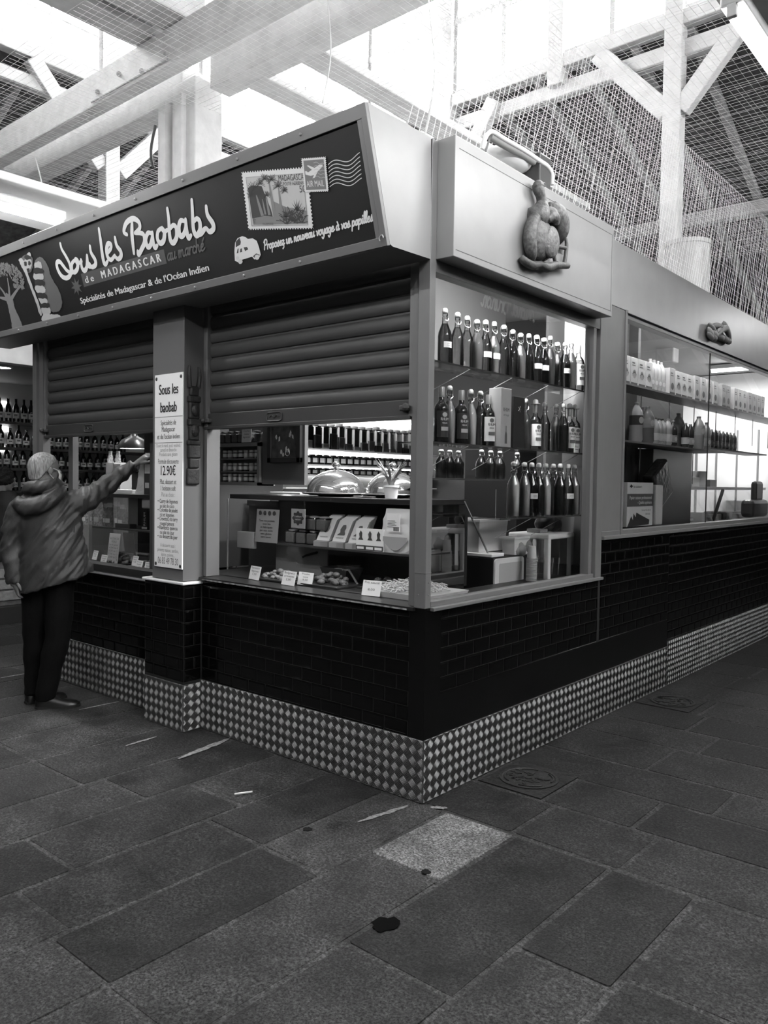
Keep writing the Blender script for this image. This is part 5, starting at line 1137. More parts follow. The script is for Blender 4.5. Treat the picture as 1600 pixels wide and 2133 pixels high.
for r, z in enumerate((1.538, 1.614, 1.704)):
    for i in range(7): place(tiny((i+r) % 5), 'spice_jar', 'small labelled spice jar in the wall cabinet, %s row from below, %s from the left' % (ORD[r], ORD[i]), 'jar', (-2.285+i*.058, .605, z), 0, 'spice jars in the wall cabinet')
card(513, 913, .55, 1.812, .09, .10, 'white card with a drawing on top of the wall cabinet', ('Carte', 'menu', 'épices'), 0, -.05)
m = MB(); m.box(-1.86, .58, 1.525, -1.445, .61, 3.04); struct(m.build('panel', mat('panel_pale_grey', .12, .5)), 'grey hanging panel behind the hatch', 'panel')
m = MB(); m.box(-2.5, .12, .9, -2.44, 1.3, 3.04); struct(m.build('partition', mat('panel_grey', .05, .5)), 'grey partition between the two hatches', 'partition')
t = thing('picture', 'dark framed picture with white figures hung on the grey panel', 'picture', (-1.622, .565, 1.81)); m = MB()
for b in ((-.16, -.14, -.125, .16), (.125, -.14, .16, .16), (-.16, -.14, .16, -.105), (-.16, .125, .16, .16)): m.box(b[0], -.012, b[1], b[2], .014, b[3], .003)
m.build('frame', mat('frame_dark', .02, .4), t); m = MB(); m.box(-.125, 0, -.105, .125, .01, .125); m.build('canvas', mat('canvas', .07, .6, var=.6, vscale=18), t)
m = MB(); rn = random.Random(9)
for cx, cz in ((-.08, .03), (-.05, .015), (.05, .04), (.08, .03), (.06, .05), (-.03, -.07), (.02, -.05), (.04, -.06), (-.01, -.085)): m.flat([(cx+rn.uniform(.006, .014)*math.cos(k*PI/4), cz+rn.uniform(.01, .024)*math.sin(k*PI/4)) for k in range(8)], lambda a, b: Vector((a, -.001, b)))
m.tube([(.03+.02*math.cos(k*PI/8), -.001, -.075+.02*math.sin(k*PI/8)) for k in range(17)], .002, 4); m.build('painted_figures', G(.8), t)
# tall plaque on the inner jamb
m = MB(); m.box(-1.99, .2, 1.16, -1.95, .215, 1.34); tag(m.build('narrow_plaque', mat('plaque', .4, .5, var=.9, vscale=40)), 'narrow patterned plaque at the left of the display case', 'plaque')
# ---------------------------------------------------------------- spice wall
m = MB(); m.box(-2.72, .8, .9, -2.66, 3.34, 3.04); struct(m.build('wall_spices', mat('white_wall', .85, .6)), 'white lit wall behind the spice shelves', 'wall')
for k, z in enumerate((1.82, 1.69, 1.605, 1.50)):
    m = MB(); m.box(-2.65, 1.3, z-.012, -2.40, 3.3, z); tag(m.build('spice_shelf', G(.55, .3)), '%s spice shelf from the top on the lit white wall' % ORD[k], 'shelf')
led = emat('led_strip', 9*SHOP)
for k, z in enumerate((2.13, 1.80, 1.672)):
    m = MB(); m.box(-2.655, 1.35, z-.006, -2.635, 3.25, z+.004); tag(m.build('led_strip', led), '%s bright light strip behind the spice jars' % ['upper', 'middle', 'lower'][k], 'light')
for i in range(16):
    ci = [0, 1, 4, 1, 0, 3, 2, 1, 2, 3, 0, 5, 1, 3, 0, 2][i]; place(jar(.043, .225 if i % 5 else .235, ci, [.62, .35, .6, .25, .7, .55, .3, .2, .4, .5, .3, .45, .2, .6, .3, .4][i], False), 'spice_canister', 'tall glass spice canister on the top spice shelf, %s from the left' % ORD[i], 'canister', (-2.49, 1.50+i*.098, 1.821), 0, 'canisters on the top spice shelf')
for r, z in enumerate((1.691, 1.606)):
    for i in range(18): place(jar(.036, .085 if r == 0 else .06, 0 if i % 3 else 4, .95, True, G(.02)), 'spice_pot', 'small dark spice pot on the %s spice shelf, %s from the left' % (ORD[r+1], ORD[i]), 'jar', (-2.49, 1.50+i*.085, z), 0, 'dark pots on the spice shelves')
m = MB(); m.box(-1.45, 2.4, .02, -.95, 2.7, 1.83, .005); tag(m.build('black_appliance', G(.006, .4)), 'tall black appliance behind the cake domes', 'appliance')
for i, (x, y, w_, h) in enumerate(((-1.95, .95, .16, .07), (-1.5, 1.0, .12, .06), (-1.72, 1.1, .1, .09))): m = MB(); m.box(x-w_, y-.08, 1.40, x+w_, y+.08, 1.40+h, .004); tag(m.build('carton', G([.55, .3, .12][i])), ['pale low carton behind the display case', 'grey low carton behind the display case', 'dark carton behind the display case'][i], 'carton')
m = MB(); m.box(-2.4, .9, 1.36, -.96, 1.25, 1.40); m.box(-2.4, .92, .02, -.96, 1.2, 1.36); tag(m.build('long_worktop', G(.05)), 'dark back counter behind the display case', 'counter')
# ================================================================ LEFT HATCH
deck_case('display_case', -3.78, -2.53, .882, 1.43, 'glass display case in the left hatch', 1.163, -3.7)
lz = 1.163
def treat_bag(g):
    def fn():
        rn = random.Random(int(g*100)); m = MB(); R = []
        for k in range(8):
            t_ = k/7; w_ = .052*(1 if t_ < .55 else 1-.35*(t_-.55)); d_ = .03*(1-t_)+.004; R.append([(s*w_+rn.uniform(-.004, .004), u*d_+rn.uniform(-.003, .003), .175*t_) for s, u in ((-1, -.6), (-.3, -1), (.3, -1), (1, -.6), (1, .6), (.3, 1), (-.3, 1), (-1, .6))])
        m.loft(R); out = [('bag', m.mesh('bag', mat('film_%d' % round(g*100), g, .22, var=.6, vscale=55), 50))]
        m = MB(); m.box(-.03, -.031, .03, .03, -.028, .065); out.append(('label', m.mesh('label', lab_w))); m = MB(); m.box(-.036, -.01, .155, .036, .01, .19); out.append(('header', m.mesh('header', G(.4)))); return out
    return kit(('treat', g), fn)
for i, (px, g) in enumerate(((181, .35), (193, .42), (207, .5), (222, .28), (231, .16), (245, .2), (257, .14))):
    yy = .44+.03*(i % 2); place(treat_bag(g), 'treat_bag', 'clear bag of dried goods on the left display case shelf, %s from the left' % ORD[i], 'bag', (P(px, 1090, 1, yy).x, yy, lz), .1*(i % 3-1), 'bags on the left display case shelf', (1.1, 1, .95+.05*(i % 3)))
t = thing('tea_box', 'upright dark box with white lettering on the left display case shelf', 'box', (P(301, 1085, 1, .42).x, .42, lz)); m = MB(); m.box(-.04, 0, 0, .04, .05, .16); m.build('carton', G(.015, .35), t); m = MB(); m.text('RHUM', (.012, -.001, .03), Z, -X, .024, .1, .02); m.box(-.035, -.002, .005, .035, -.0005, .02); m.build('print', lab_w, t)
m = MB(); c = P(303, 1052, 1, .42); m.box(c.x-.055, .42, lz+.161, c.x+.05, .47, lz+.235, .01); tag(m.build('white_packet', G(.72)), 'white packet lying on the upright dark box', 'packet')
m = MB(); m.box(P(240, 1095, 1, .38).x, .38, lz, P(270, 1095, 1, .38).x, .44, lz+.035); o = m.build('low_tray', G(.03)); tag(o, 'low dark tray with small tags in front of the bags', 'tray')
card(233, 1145, .30, .886, .24, .155, 'tall paper price list for fritters standing on the left counter', ('ACCRAS DE', 'MORUE', 'les 6 pour', '4,50€ les 6', '8,50€ les 12', '9,70€ les 15', '12,90€ les 20'), 0, -.12, G(.45))
for i, (px, py, yy, lb) in enumerate(((196, 1150, .32, 'price card hidden furthest left behind the tall price list'), (214, 1160, .24, 'white price card just left of the tall price list'), (267, 1140, .40, 'price card set back, just right of the tall price list'), (279, 1153, .30, 'second price card right of the tall price list'), (287, 1170, .20, 'price card near the front edge right of the tall price list'), (307, 1174, .18, 'price card nearest the pillar on the left counter'))): card(px, py, yy, .886+.012*(i in (0, 2, 3)), .075, .085, lb, ('Samoussa', 'boeuf', '1,50'), .1*(i % 3-1))
heap('food_tray', (-3.30, .38, .886), .14, .1, .07, .2, 'tray of fritters behind the tall price list', 5); heap('food_tray', (-2.85, .40, .886), .18, .1, .05, .10, 'tray of fried rolls nearest the pillar', 6)
# pendant lamp and its neighbours
c = P(279, 935, 1, .75); t = thing('pendant_lamp', 'dark dome pendant lamp hanging in the left hatch', 'lamp', (c.x, .75, c.z)); m = MB(); m.lathe([(.135, 0), (.13, .03), (.10, .075), (.05, .10), (.03, .115), (.026, .16), (.001, .165)], n=28, cap=(False, True)); m.build('shade', G(.02, .3), t, 50)
m = MB(); m.lathe([(.12, .004), (.001, .006)], n=24); m.build('bulb', emat('lamp_glow', 5*SHOP), t); m = MB(); m.tube([(0, 0, .16), (0, 0, 3.05-c.z)], .006, 6); m.build('cord', G(.02), t)
for i, (px, py, w_, h, g, z0) in enumerate(((233, 985, .07, .19, .7, 0), (247, 980, .06, .12, .5, 0))):
    c = P(px, py, 1, .95); m = MB(); m.box(c.x-w_, .93, 1.40, c.x+w_, 1.05, c.z+h*.5, .003); tag(m.build('white_box', G(g)), ['tall white box left of the pendant lamp', 'shorter pale box under the pendant lamp'][i], 'box')
c0 = P(233, 985, 1, .95)
for i, px in enumerate((227, 243)): c = P(px, 930, 1, .97); place(treat_bag([.7, .55][i]), 'coffee_bag', ['left of two white coffee bags on the tall box', 'right of two pale coffee bags on the tall box'][i], 'bag', (c.x, .985, c0.z+.0965 if i == 0 else c0.z+.0965), 0, 'coffee bags by the lamp', (.55, .8, .55))
t = thing('notice_cabinet', 'dark notice cabinet with labels left of the pillar', 'cabinet', (P(314, 950, 1, .42).x, .42, 1.431)); m = MB(); m.box(-.09, 0, 0, .14, .1, .50, .003); m.build('body', G(.04), t); m = MB(); m.box(-.075, -.003, .16, .02, 0, .23); m.box(-.07, -.003, .05, -.02, 0, .09); m.box(-.07, -.003, .28, .03, 0, .32); m.build('labels', G(.6), t)
m = MB(); c = P(300, 1010, 1, .5); rn = random.Random(3); R = []
for k in range(7): t_ = k/6; R.append([(c.x+(.09-.05*t_)*math.cos(a*PI/5)+rn.uniform(-.01, .01), .5+(.05-.02*t_)*math.sin(a*PI/5), 1.432+.24*t_) for a in range(10)])
m.loft(R); tag(m.build('plastic_bag', mat('film_white', .62, .3, bump=.8, scale=25), None, 60), 'crumpled white plastic bag left of the pillar', 'bag')
m = MB(); c = P(270, 1018, 1, .55); m.box(c.x-.2, .5, 1.432, c.x+.12, .6, 1.46); tag(m.build('paper_stack', G(.75)), 'flat white paper stack on the left display case', 'paper')
# wire rack with jars seen through the left hatch
t = thing('wire_rack', 'wire rack of dark jars at the left of the left hatch', 'rack', (-3.75, 1.6, 1.0)); m = MB()
for x in (-.55, 0, .55): m.tube([(x, 0, -.98), (x, 0, 1.1)], .006, 6); m.tube([(x, .3, -.98), (x, .3, 1.1)], .006, 6)
for z in (.42, .68, .94): m.box(-.56, 0, z, .56, .3, z+.008); m.tube([(-.55, 0, z+.1), (.55, 0, z+.1)], .004, 5)
m.build('frame', G(.05, .4), t)
for r, z in enumerate((.428, .688, .948)):
    for i in range(8): place(jar(.045, .15, [2, 0, 4, 3][(i+r) % 4], .8, i % 3 == 1), 'store_jar', 'jar in the wire rack, %s row from below, %s from the left' % (ORD[r], ORD[i]), 'jar', (-4.21+i*.13, 1.75, 1.0+z), 0, 'jars in the wire rack')
# ================================================================ SECOND RIGHT WINDOW
gsh = mat('shop_shelf', .25, .4)
for z, y0, y1, xf, lb in ((2.30, 2.3, 7.9, -.14, 'upper shelf with cartons in the second right window'), (1.875, 2.3, 4.6, -.08, 'lower shelf with sodas in the second right window')):
    m = MB(); m.box(-.36, y0, z-.014, xf, y1, z); o = m.build('shop_shelf', gsh); tag(o, lb, 'shelf'); m = MB(); y = y0+.3
    while y < y1: m.tube([(-.3, y, z-.01), (-.3, y, z-.3)], .004, 5); y += .6
    m.build('hanger', steel, o)
def carton(w_, h, style):
    def fn():
        m = MB(); m.box(-.04, -w_, 0, .04, w_, h, .002); out = [('box', m.mesh('box', [mat('carton_white', .80, .4), mat('carton_grey', .60, .45), mat('carton_mid', .42, .45)][style]))]
        m = MB(); f = lambda a, b: Vector((.0408, a, b))
        m.flat([(-w_*.7, h*.78), (w_*.1, h*.78), (w_*.1, h*.83), (-w_*.7, h*.83)], f); m.flat([(-w_*.7, h*.7), (w_*.3, h*.7), (w_*.3, h*.73), (-w_*.7, h*.73)], f)
        if style == 0:
            for k in range(7): a = PI*(k/6)*.9+.2; m.ribbon([(0, h*.45), (w_*.35*math.cos(a), h*.45-.0+h*.12*math.sin(a)-.0*k), (w_*.6*math.cos(a), h*(.40+.05*math.sin(a))-h*.2*abs(math.sin(a)))], .006, f, False)
        else: m.flat([(w_*.55*math.cos(k*PI/6), h*.32+w_*.5*math.sin(k*PI/6)) for k in range(12)], f)
        m.box(.0405, -w_*.95, .0, .041, w_*.95, h*.1); out.append(('print', m.mesh('print', mat('carton_print', .12 if style == 0 else .3, .5)))); return out
    return kit(('carton', w_, h, style), fn)
rowc = [(y, 0) for y in (2.46, 2.60, 2.74, 2.88, 3.02)]+[(3.50, 1)]+[(y, 0) for y in (3.64, 3.77, 3.90)]+[(y, 1) for y in (4.08, 4.24, 4.40, 4.56)]+[(y, 2) for y in (4.80, 4.93)]+[(y, 1) for y in (5.16, 5.3, 5.44)]+[(y, 2) for y in (5.62, 5.77, 5.92, 6.07)]
for i, (y, s) in enumerate(rowc): place(carton(.062 if s == 0 else .058, .205 if s == 0 else .215, s), 'tea_carton', '%s carton on the upper shelf of the second window, %s from the left' % (['white leaf-printed', 'pale round-printed', 'grey'][s], (ORD+['twenty-first', 'twenty-second'])[i]), 'carton', (-.205, y, 2.301), 0, 'cartons on the upper shelf')
def soda(h, r, g, cap, lab):
    def fn():
        m = MB(); m.lathe([(.001, 0), (r*.8, 0), (r, .02), (r*.93, h*.3), (r, h*.5), (r, h*.68), (r*.7, h*.82), (r*.32, h*.92), (r*.3, h*.955)], n=16); out = [('bottle', m.mesh('bottle', mat('soda_%d' % round(g*100), g, .12, spec=.6), 50))]
        m = MB(); m.lathe([(r*.36, h*.94), (r*.36, h*.99), (.001, h)], n=12); out.append(('cap', m.mesh('cap', G(cap, .4), 50)))
        m = MB(); m.lathe([(r*1.015, h*.42 if r > .04 else h*.15), (r*1.015, h*.66 if r > .04 else h*.42)], n=16, cap=(False, False)); m.mi = 1
        m.flat([(r*.45*math.cos(k*PI/5), h*(.54 if r > .04 else .28)+r*.5*math.sin(k*PI/5)) for k in range(10)], lambda a, b: Vector((r*1.03, a, b))); out.append(('label', m.mesh('label', [G(lab, .4), G(.75, .4)], 60))); return out
    return kit(('soda', h, r, g, cap, lab), fn)
for i, (px, k, lb) in enumerate(((1325, (.30, .052, .5, .5, .05), 'large pale soda bottle furthest left on the lower shelf'), (1338, (.29, .05, .5, .45, .3), 'large soda bottle behind the furthest left one'), (1349, (.285, .05, .2, .3, .4), 'large dark soda bottle, third on the lower shelf'), (1365, (.21, .033, .45, .05, .7), 'juice bottle left of the middle of the lower shelf'), (1373, (.21, .033, .42, .05, .7), 'second juice bottle on the lower shelf'), (1380, (.21, .033, .46, .05, .7), 'third juice bottle on the lower shelf'), (1391, (.22, .036, .48, .5, .75), 'pale juice bottle beside the dark slim bottle'), (1402, (.215, .034, .03, .5, .4), 'dark slim soda bottle right of the pale juice'), (1413, (.30, .052, .38, .2, .6), 'large grey soda bottle in the middle of the lower shelf'), (1428, (.21, .034, .03, .4, .5), 'first of two small dark sodas right of the large grey bottle'), (1438, (.21, .034, .03, .4, .5), 'second of two small dark sodas right of the large grey bottle'), (1455, (.29, .05, .35, .3, .4), 'large soda bottle at the right end of the lower shelf'), (1471, (.25, .04, .3, .2, .4), 'mid-sized soda bottle at the right end of the lower shelf'))):
    x = -.145 if i not in (1, 8) else -.22; place(soda(*k), 'soda_bottle', lb, 'bottle', (x, yat(px, 2.0, x), 1.876), -.4, 'sodas on the lower shelf')
for i in range(4): x = -.23; place(soda(.26, .036, .6, .6, .5), 'water_bottle', 'clear water bottle between the cartons, %s from the left' % ORD[i], 'bottle', (x, 3.19+.075*i, 2.301), -.4, 'water bottles between the cartons')
for i in range(12): x = -.2; place(soda(.2, .03, [.10, .3, .2][i % 3], .3, .35), 'soda_can_bottle', 'small soda bottle in the far tray on the right, %s from the left' % ORD[i], 'bottle', (-.45, 4.75+.12*i, 1.94), -.4, 'small sodas in the far tray')
m = MB(); m.box(-.6, 4.6, 1.925, -.36, 7, 1.939); tag(m.build('far_tray', G(.1)), 'long dark tray holding small sodas on the right', 'tray')
# paper box
t = thing('baking_paper_box', 'white box with a dark band lettered for baking paper', 'box', (-.12, 2.80, 1.246)); m = MB(); m.box(-.08, -.235, 0, .0, .245, .33, .003); m.build('carton', mat('box_white', .78, .45), t)
m = MB(); m.box(0, -.234, .15, .002, .244, .245); m.build('band', G(.10), t); m = MB(); m.text('Papier cuisson professionnel', (.004, -.2, .205), Y, Z, .024, .41, .01); m.text('– Qualité supérieure', (.004, -.06, .168), Y, Z, .024, .27, .01); m.build('band_lettering', lab_w, t)
m = MB(); m.text('le cuisson', (.002, -.13, .29), Y, Z, .022, .15); m.flat([(-.2, .3), (-.17, .315), (-.14, .3), (-.17, .288)], lambda a, b: Vector((.002, a, b))); m.text('Format 40 x 60 cm', (.002, .03, .115), Y, Z, .013, .17); m.text('500 feuilles', (.002, .10, .085), Y, Z, .013, .09)
m.flat([(-.23, .0), (-.16, .08), (-.13, .05), (-.12, .10), (-.08, .07), (-.07, .105), (.18, .045), (.17, .01)], lambda a, b: Vector((.002, a, b))); m.build('print', G(.03), t)
m = MB(); m.box(-.14, 3.06, 1.246, -.1, 3.2, 1.56, .01); tag(m.build('white_packet', G(.7)), 'tall white packet right of the baking paper box', 'packet')
m = MB(); m.box(-.6, 3.4, .02, -.27, 4.3, 1.858, .005); tag(m.build('dark_cabinet', mat('cab_dark', .03, .35)), 'dark cabinet under the soda shelf', 'cabinet')
m = MB(); m.box(-.47, 2.5, .02, -.13, 3.4, 1.235, .004); tag(m.build('dark_worktop', G(.015)), 'dark worktop behind the baking paper box', 'worktop')
t = thing('wrapped_parcel', 'film-wrapped dark parcel in front of the dark cabinet', 'parcel', (-.2, 3.32, 1.6)); m = MB(); m.mbox(Matrix.Rotation(.5, 4, 'X'), (-.05, -.16, -.2), (.05, .16, .12), .02); m.build('parcel', mat('film_dark', .05, .12, bump=.5, scale=20), t)
# bright room behind
m = MB(); m.box(-3.3, 8.0, 0, -.1, 8.06, 3.04); m.box(-3.3, 3.5, 0, -3.24, 8, 3.04); struct(m.build('wall_shop_back', mat('white_wall')), 'bright white back wall seen through the second right window', 'wall')
for i in range(9): m = MB(); x = -2.3+i*.26; m.box(x, 7.98, 1.1, x+.02, 8.0, 2.3); struct(m.build('wall_batten', G(.2)), 'thin dark batten on the bright back wall, %s from the left' % ORD[i], 'batten')
t = thing('cheese_counter', 'bright glass serving counter full of trays in the second right window', 'counter', (-.9, 6.0, .9)); m = MB(); m.box(-.35, -1.6, -.88, .35, 1.9, .28, .004); m.build('base', G(.5), t); m = MB(); m.box(-.2, -1.6, .62, .3, 1.9, .65); m.build('top', mat('off_white'), t); m = MB(); m.quad((.35, -1.6, .28), (.35, 1.9, .28), (.25, 1.9, .62), (.25, -1.6, .62)); m.quad((-.2, -1.6, .28), (-.2, 1.9, .28), (-.2, 1.9, .62), (-.2, -1.6, .62)); m.build('front_glass', thing_glass, t)
m = MB(); m.bar((.34, -1.3, .28), (.34, -.95, .62), .03, .02); m.bar((.34, -.2, .28), (.34, .1, .62), .03, .02); m.build('strut', G(.04), t)
rn = random.Random(12)
for i in range(14): m = MB(); y = 4.6+i*.26; m.box(-1.05+rn.uniform(0, .2), y, 1.181, -.7+rn.uniform(0, .1), y+rn.uniform(.12, .2), 1.2+rn.uniform(0, .08), .005); tag(m.build('food_packet', G(rn.choice([.75, .5, .2, .06]))), 'packet in the bright serving counter, %s from the left' % ORD[i], 'packet', 'packets in the serving counter')
for i, (y, h, g) in enumerate(((4.85, .06, .1), (5.2, .05, .7), (5.55, .10, .75), (5.75, .17, .4), (6.1, .08, .12))): m = MB(); m.box(-.95, y, 1.551, -.7, y+.22, 1.551+h, .004); tag(m.build('tub_stack', G(g)), 'low box on top of the serving counter, %s from the left' % ORD[i], 'box', 'boxes on the serving counter')
t = thing('scale', 'dark rounded scale head at the right edge of the second window', 'scale', (-.12, 5.75, 1.246)); m = MB(); m.mbox(Matrix.Identity(4), (-.08, -.25, 0), (.05, .3, .18), .04); m.mbox(Matrix.Identity(4), (-.04, -.06, .16), (.02, .2, .37), .03); m.build('body', G(.05, .4), t)
# lamps inside the stall
def ceil_lamp(x, y, z, L, label, s, alongx=False, pw=20):
    t = thing('strip_lamp', label, 'lamp', (x, y, z), PI/2 if alongx else 0, 'strip lamps inside the stall'); m = MB(); m.box(-.06, -L/2-.03, 0, .06, L/2+.03, .05, .008); m.build('housing', mat('housing'), t); m = MB(); m.tube([(0, -L/2, -.02), (0, L/2, -.02)], .016, 8); m.build('tube', emat('shop_tube_%d' % round(s*10), s), t)
    area('strip_lamp_light', (x, y, z-.045), 0. if alongx or x < -.5 else .25, L if alongx else .08, .08 if alongx else L, pw*SHOP, '')
ceil_lamp(-.065, .95, 2.99, 1.5, 'strip lamp above the bottle shelves', 9*SHOP, False, 30); ceil_lamp(-1.75, 1.0, 2.99, 1.1, 'strip lamp above the display case', 5*SHOP, True, 16); ceil_lamp(-.8, 7.1, 2.99, .5, 'strip lamp over the serving counter', 12*SHOP, True, 15); ceil_lamp(-.065, 4.3, 2.99, 3.8, 'strip lamp above the cartons', 6*SHOP, False, 16); ceil_lamp(-3.1, .95, 2.99, .8, 'strip lamp over the left hatch', 4*SHOP, True, 10)  # display case and carton strips are unseen lamps added to brighten the goods
# ================================================================ PEOPLE
from mathutils import noise as mnoise
def remeshed(mb, name, mats, voxel, parent, wr=None, smooth=4):
    """one continuous skin over the limbs: voxel remesh, smoothing, then folds along the surface normal"""
    bmesh.ops.recalc_face_normals(mb.bm, faces=mb.bm.faces[:]); me = bpy.data.meshes.new(name); mb.bm.to_mesh(me); mb.bm.free()
    o = bpy.data.objects.new(name, me); C.objects.link(o); r = o.modifiers.new('skin', 'REMESH'); r.mode = 'VOXEL'; r.voxel_size = voxel
    s = o.modifiers.new('smooth', 'SMOOTH'); s.iterations = smooth; s.factor = .5
    dg = bpy.context.evaluated_depsgraph_get(); m2 = bpy.data.meshes.new_from_object(o.evaluated_get(dg)); o.modifiers.clear(); o.data = m2
    if wr:
        ns = [v.normal.copy() for v in m2.vertices]
        for v, n in zip(m2.vertices, ns): v.co += n*wr(v.co)
    m2.materials.clear()
    for m in (mats if isinstance(mats, list) else [mats]): m2.materials.append(m)
    for p in m2.polygons: p.use_smooth = True
    o.name = name; o.parent = parent; return o
def ring(c, ra, rb, k=0., n=28):
    return [(c[0]+ra*math.cos(2*PI*i/n), c[1]+rb*math.sin(2*PI*i/n), c[2]+k*ra*math.cos(2*PI*i/n)) for i in range(n)]
def hand(m, w_, d, up, L=.18, curl=(0.1, 1.3, 1.4, 1.4), thumb=1):
    """palm, four fingers and a thumb; w_ wrist, d along the hand, up = back of the hand"""
    w_ = Vector(w_); d = Vector(d).normalized(); up = Vector(up); up = (up-d*up.dot(d)).normalized(); sd = d.cross(up)*thumb
    m.tube([w_-d*.02, w_+d*.03, w_+d*.075, w_+d*.095], [.026, .034, .036, .028], 10, flat=.62)
    for i, (off, ln, r) in enumerate(((.028, .075, .0092), (.010, .084, .0095), (-.009, .078, .0092), (-.027, .062, .0082))):
        p = w_+d*.088+sd*off; a = 0; pts = [p-d*.02]; cur = p; c = curl[i]; dd = d.copy()
        for s_, seg in enumerate((.45, .32, .25)):
            dd = (d*math.cos(a)-up*math.sin(a)); pts.append(cur.copy()); cur = cur+dd*ln*seg*1.0; a += c*.6
        pts.append(cur); m.tube(pts, [r*1.05, r*1.05, r, r*.92, r*.75], 8, sm=2)
    t0 = w_+d*.03+sd*.03; m.tube([t0-sd*.012, t0+sd*.018+d*.02, t0+sd*.028+d*.045-up*.008, t0+sd*.024+d*.066-up*.014], [.013, .012, .0105, .008], 8, sm=2)
def head(m, c, f, s=1.):
    c = Vector(c); f = Vector(f).normalized(); r = f.cross(Z); M = Matrix((( f.x, r.x, 0), (f.y, r.y, 0), (f.z, r.z, 1)))
    q = lambda x, y, z: c+M @ Vector((x, y, z))*s
    m.ball(c+M @ Vector((-.008, 0, .028))*s, .098*s, .076*s, .088*s, 20, 14, M); m.ball(q(.015, 0, -.035), .072*s, .062*s, .078*s, 18, 12, M)
    m.ball(q(.048, 0, -.088), .032*s, .036*s, .026*s, 12, 8, M)
    m.tube([q(.085, 0, .025), q(.103, 0, -.005), q(.112, 0, -.026), q(.092, 0, -.034)], [.011*s, .012*s, .015*s, .010*s], 8, sm=2)
    for e in (-1, 1): m.ball(q(.085, e*.031, .026), .012*s, .017*s, .009*s, 8, 6, M); m.ball(q(.078, e*.045, -.02), .018*s, .02*s, .018*s, 8, 6, M)
    m.ball(q(.089, 0, -.058), .012*s, .024*s, .010*s, 8, 6, M)
    for e in (-1, 1): m.ball(q(-.012, e*.079, -.005), .020*s, .009*s, .032*s, 10, 8, M @ Matrix.Rotation(e*.35, 3, 'Z'))
    m.tube([q(-.035, 0, -.05), q(-.045, 0, -.13), q(-.05, 0, -.20)], [.056*s, .056*s, .066*s], 12)
    return q
LA = Vector((.447796, .894136, 0)); LD = Vector((-.894136, .447796, 0))
def hair_mat(name, g):
    m = mat(name, g, .5, var=.55, vscale=40); nt = m.node_tree
    n = [x for x in nt.nodes if x.type == 'TEX_NOISE'][0]; tc = [x for x in nt.nodes if x.type == 'TEX_COORD'][0]
    mp = nt.nodes.new('ShaderNodeMapping'); mp.inputs['Scale'].default_value = (3.2, 3.2, .5); nt.links.new(tc.outputs['Object'], mp.inputs[0]); nt.links.new(mp.outputs[0], n.inputs['Vector'])
    bp = nt.nodes.new('ShaderNodeBump'); bp.inputs['Strength'].default_value = .6; bp.inputs['Distance'].default_value = .006; nt.links.new(n.outputs['Fac'], bp.inputs['Height']); nt.links.new(bp.outputs[0], nt.nodes['Principled BSDF'].inputs['Normal'])
    return m
skin = mat('skin', .2, .55, bump=.15, scale=60)
def folds(amp, kx, kz, nz=.004, sc_=9.):
    def fn(co):
        w_ = mnoise.noise(Vector((co.x*3, co.y*3, co.z*3)))*1.6
        return amp*math.sin(co.x*kx+co.z*kz+w_*2.2)*(.35+.65*max(0, mnoise.noise(Vector((co.x*4+7, co.y*4, co.z*4)))+.35)) + nz*mnoise.noise(co*sc_*2.5)
    return fn
t = thing('person', 'grey-haired person in a hooded jacket seen from behind, pointing into the left hatch', 'person', (-2.88627, -.43033, 0), math.atan2(LA.y, LA.x))
# frame of this person: x = to the right in the photo, y = away from the viewer
fd = Vector((.82, .57, 0))
m = MB(); hc = (-.003, 0, 1.603); q = head(m, hc, fd)
m.loft([ring((0, 0, z), a, b, 0, 20) for z, a, b in ((.82, .15, .11), (.95, .15, .11), (1.15, .15, .11), (1.32, .16, .10), (1.40, .12, .08), (1.45, .06, .06))])
m.tube([(.14, .02, 1.37), (.35, .07, 1.47), (.46, .10, 1.555), (.585, .13, 1.648)], [.05, .045, .038, .028], 10); m.tube([(-.15, .02, 1.36), (-.205, .02, 1.10), (-.185, -.02, .83)], [.05, .042, .028], 10)
m.tube([(.08, 0, .86), (.075, -.02, .48), (.0, -.01, .07)], [.08, .06, .04], 10); m.tube([(-.06, .05, .86), (-.065, .10, .48), (-.065, .13, .07)], [.08, .06, .04], 10)
hand(m, (.59, .13, 1.652), (.75, .2, .55), (-.4, -.5, .75), curl=(.15, 1.0, 1.2, 1.3), thumb=1); hand(m, (-.183, -.02, .90), (.08, .1, -1), (-1, -.3, 0), curl=(.9, 1.0, 1.0, 1.1), thumb=-1)
remeshed(m, 'body', skin, .0055, t, None, 3)
# jacket: long soft creases falling from the raised shoulder to the left hem
def jfold(co):
    u = co.x*.80+co.z*-.60; v = co.x*.60+co.z*.80
    n1 = mnoise.noise(Vector((u*15, v*3.2, co.y*3))); n2 = mnoise.noise(Vector((u*34+5, v*6, co.y*5))); n3 = mnoise.noise(co*26)
    k = 1.0 if co.x < .24 else .6
    ring_ = .006*math.sin(co.x*85+3*mnoise.noise(co*7)) if co.x > .26 else 0
    return k*(.013*(1-abs(n1)*2.2)+.006*(1-abs(n2)*2))-.010+.002*n3+ring_
m = MB()
J = [(.842, .068, .242, .175, .283), (.90, .064, .234, .172, .26), (1.0, .055, .222, .166, .18), (1.10, .042, .213, .16, .1), (1.2, .03, .207, .155, .05), (1.3, .016, .203, .145, .02), (1.37, .0, .19, .13, 0), (1.42, -.008, .145, .115, 0), (1.455, -.012, .10, .095, 0), (1.485, -.012, .085, .082, 0)]
m.loft([ring((a, .0, z), ra, rb, k) for z, a, ra, rb, k in J])
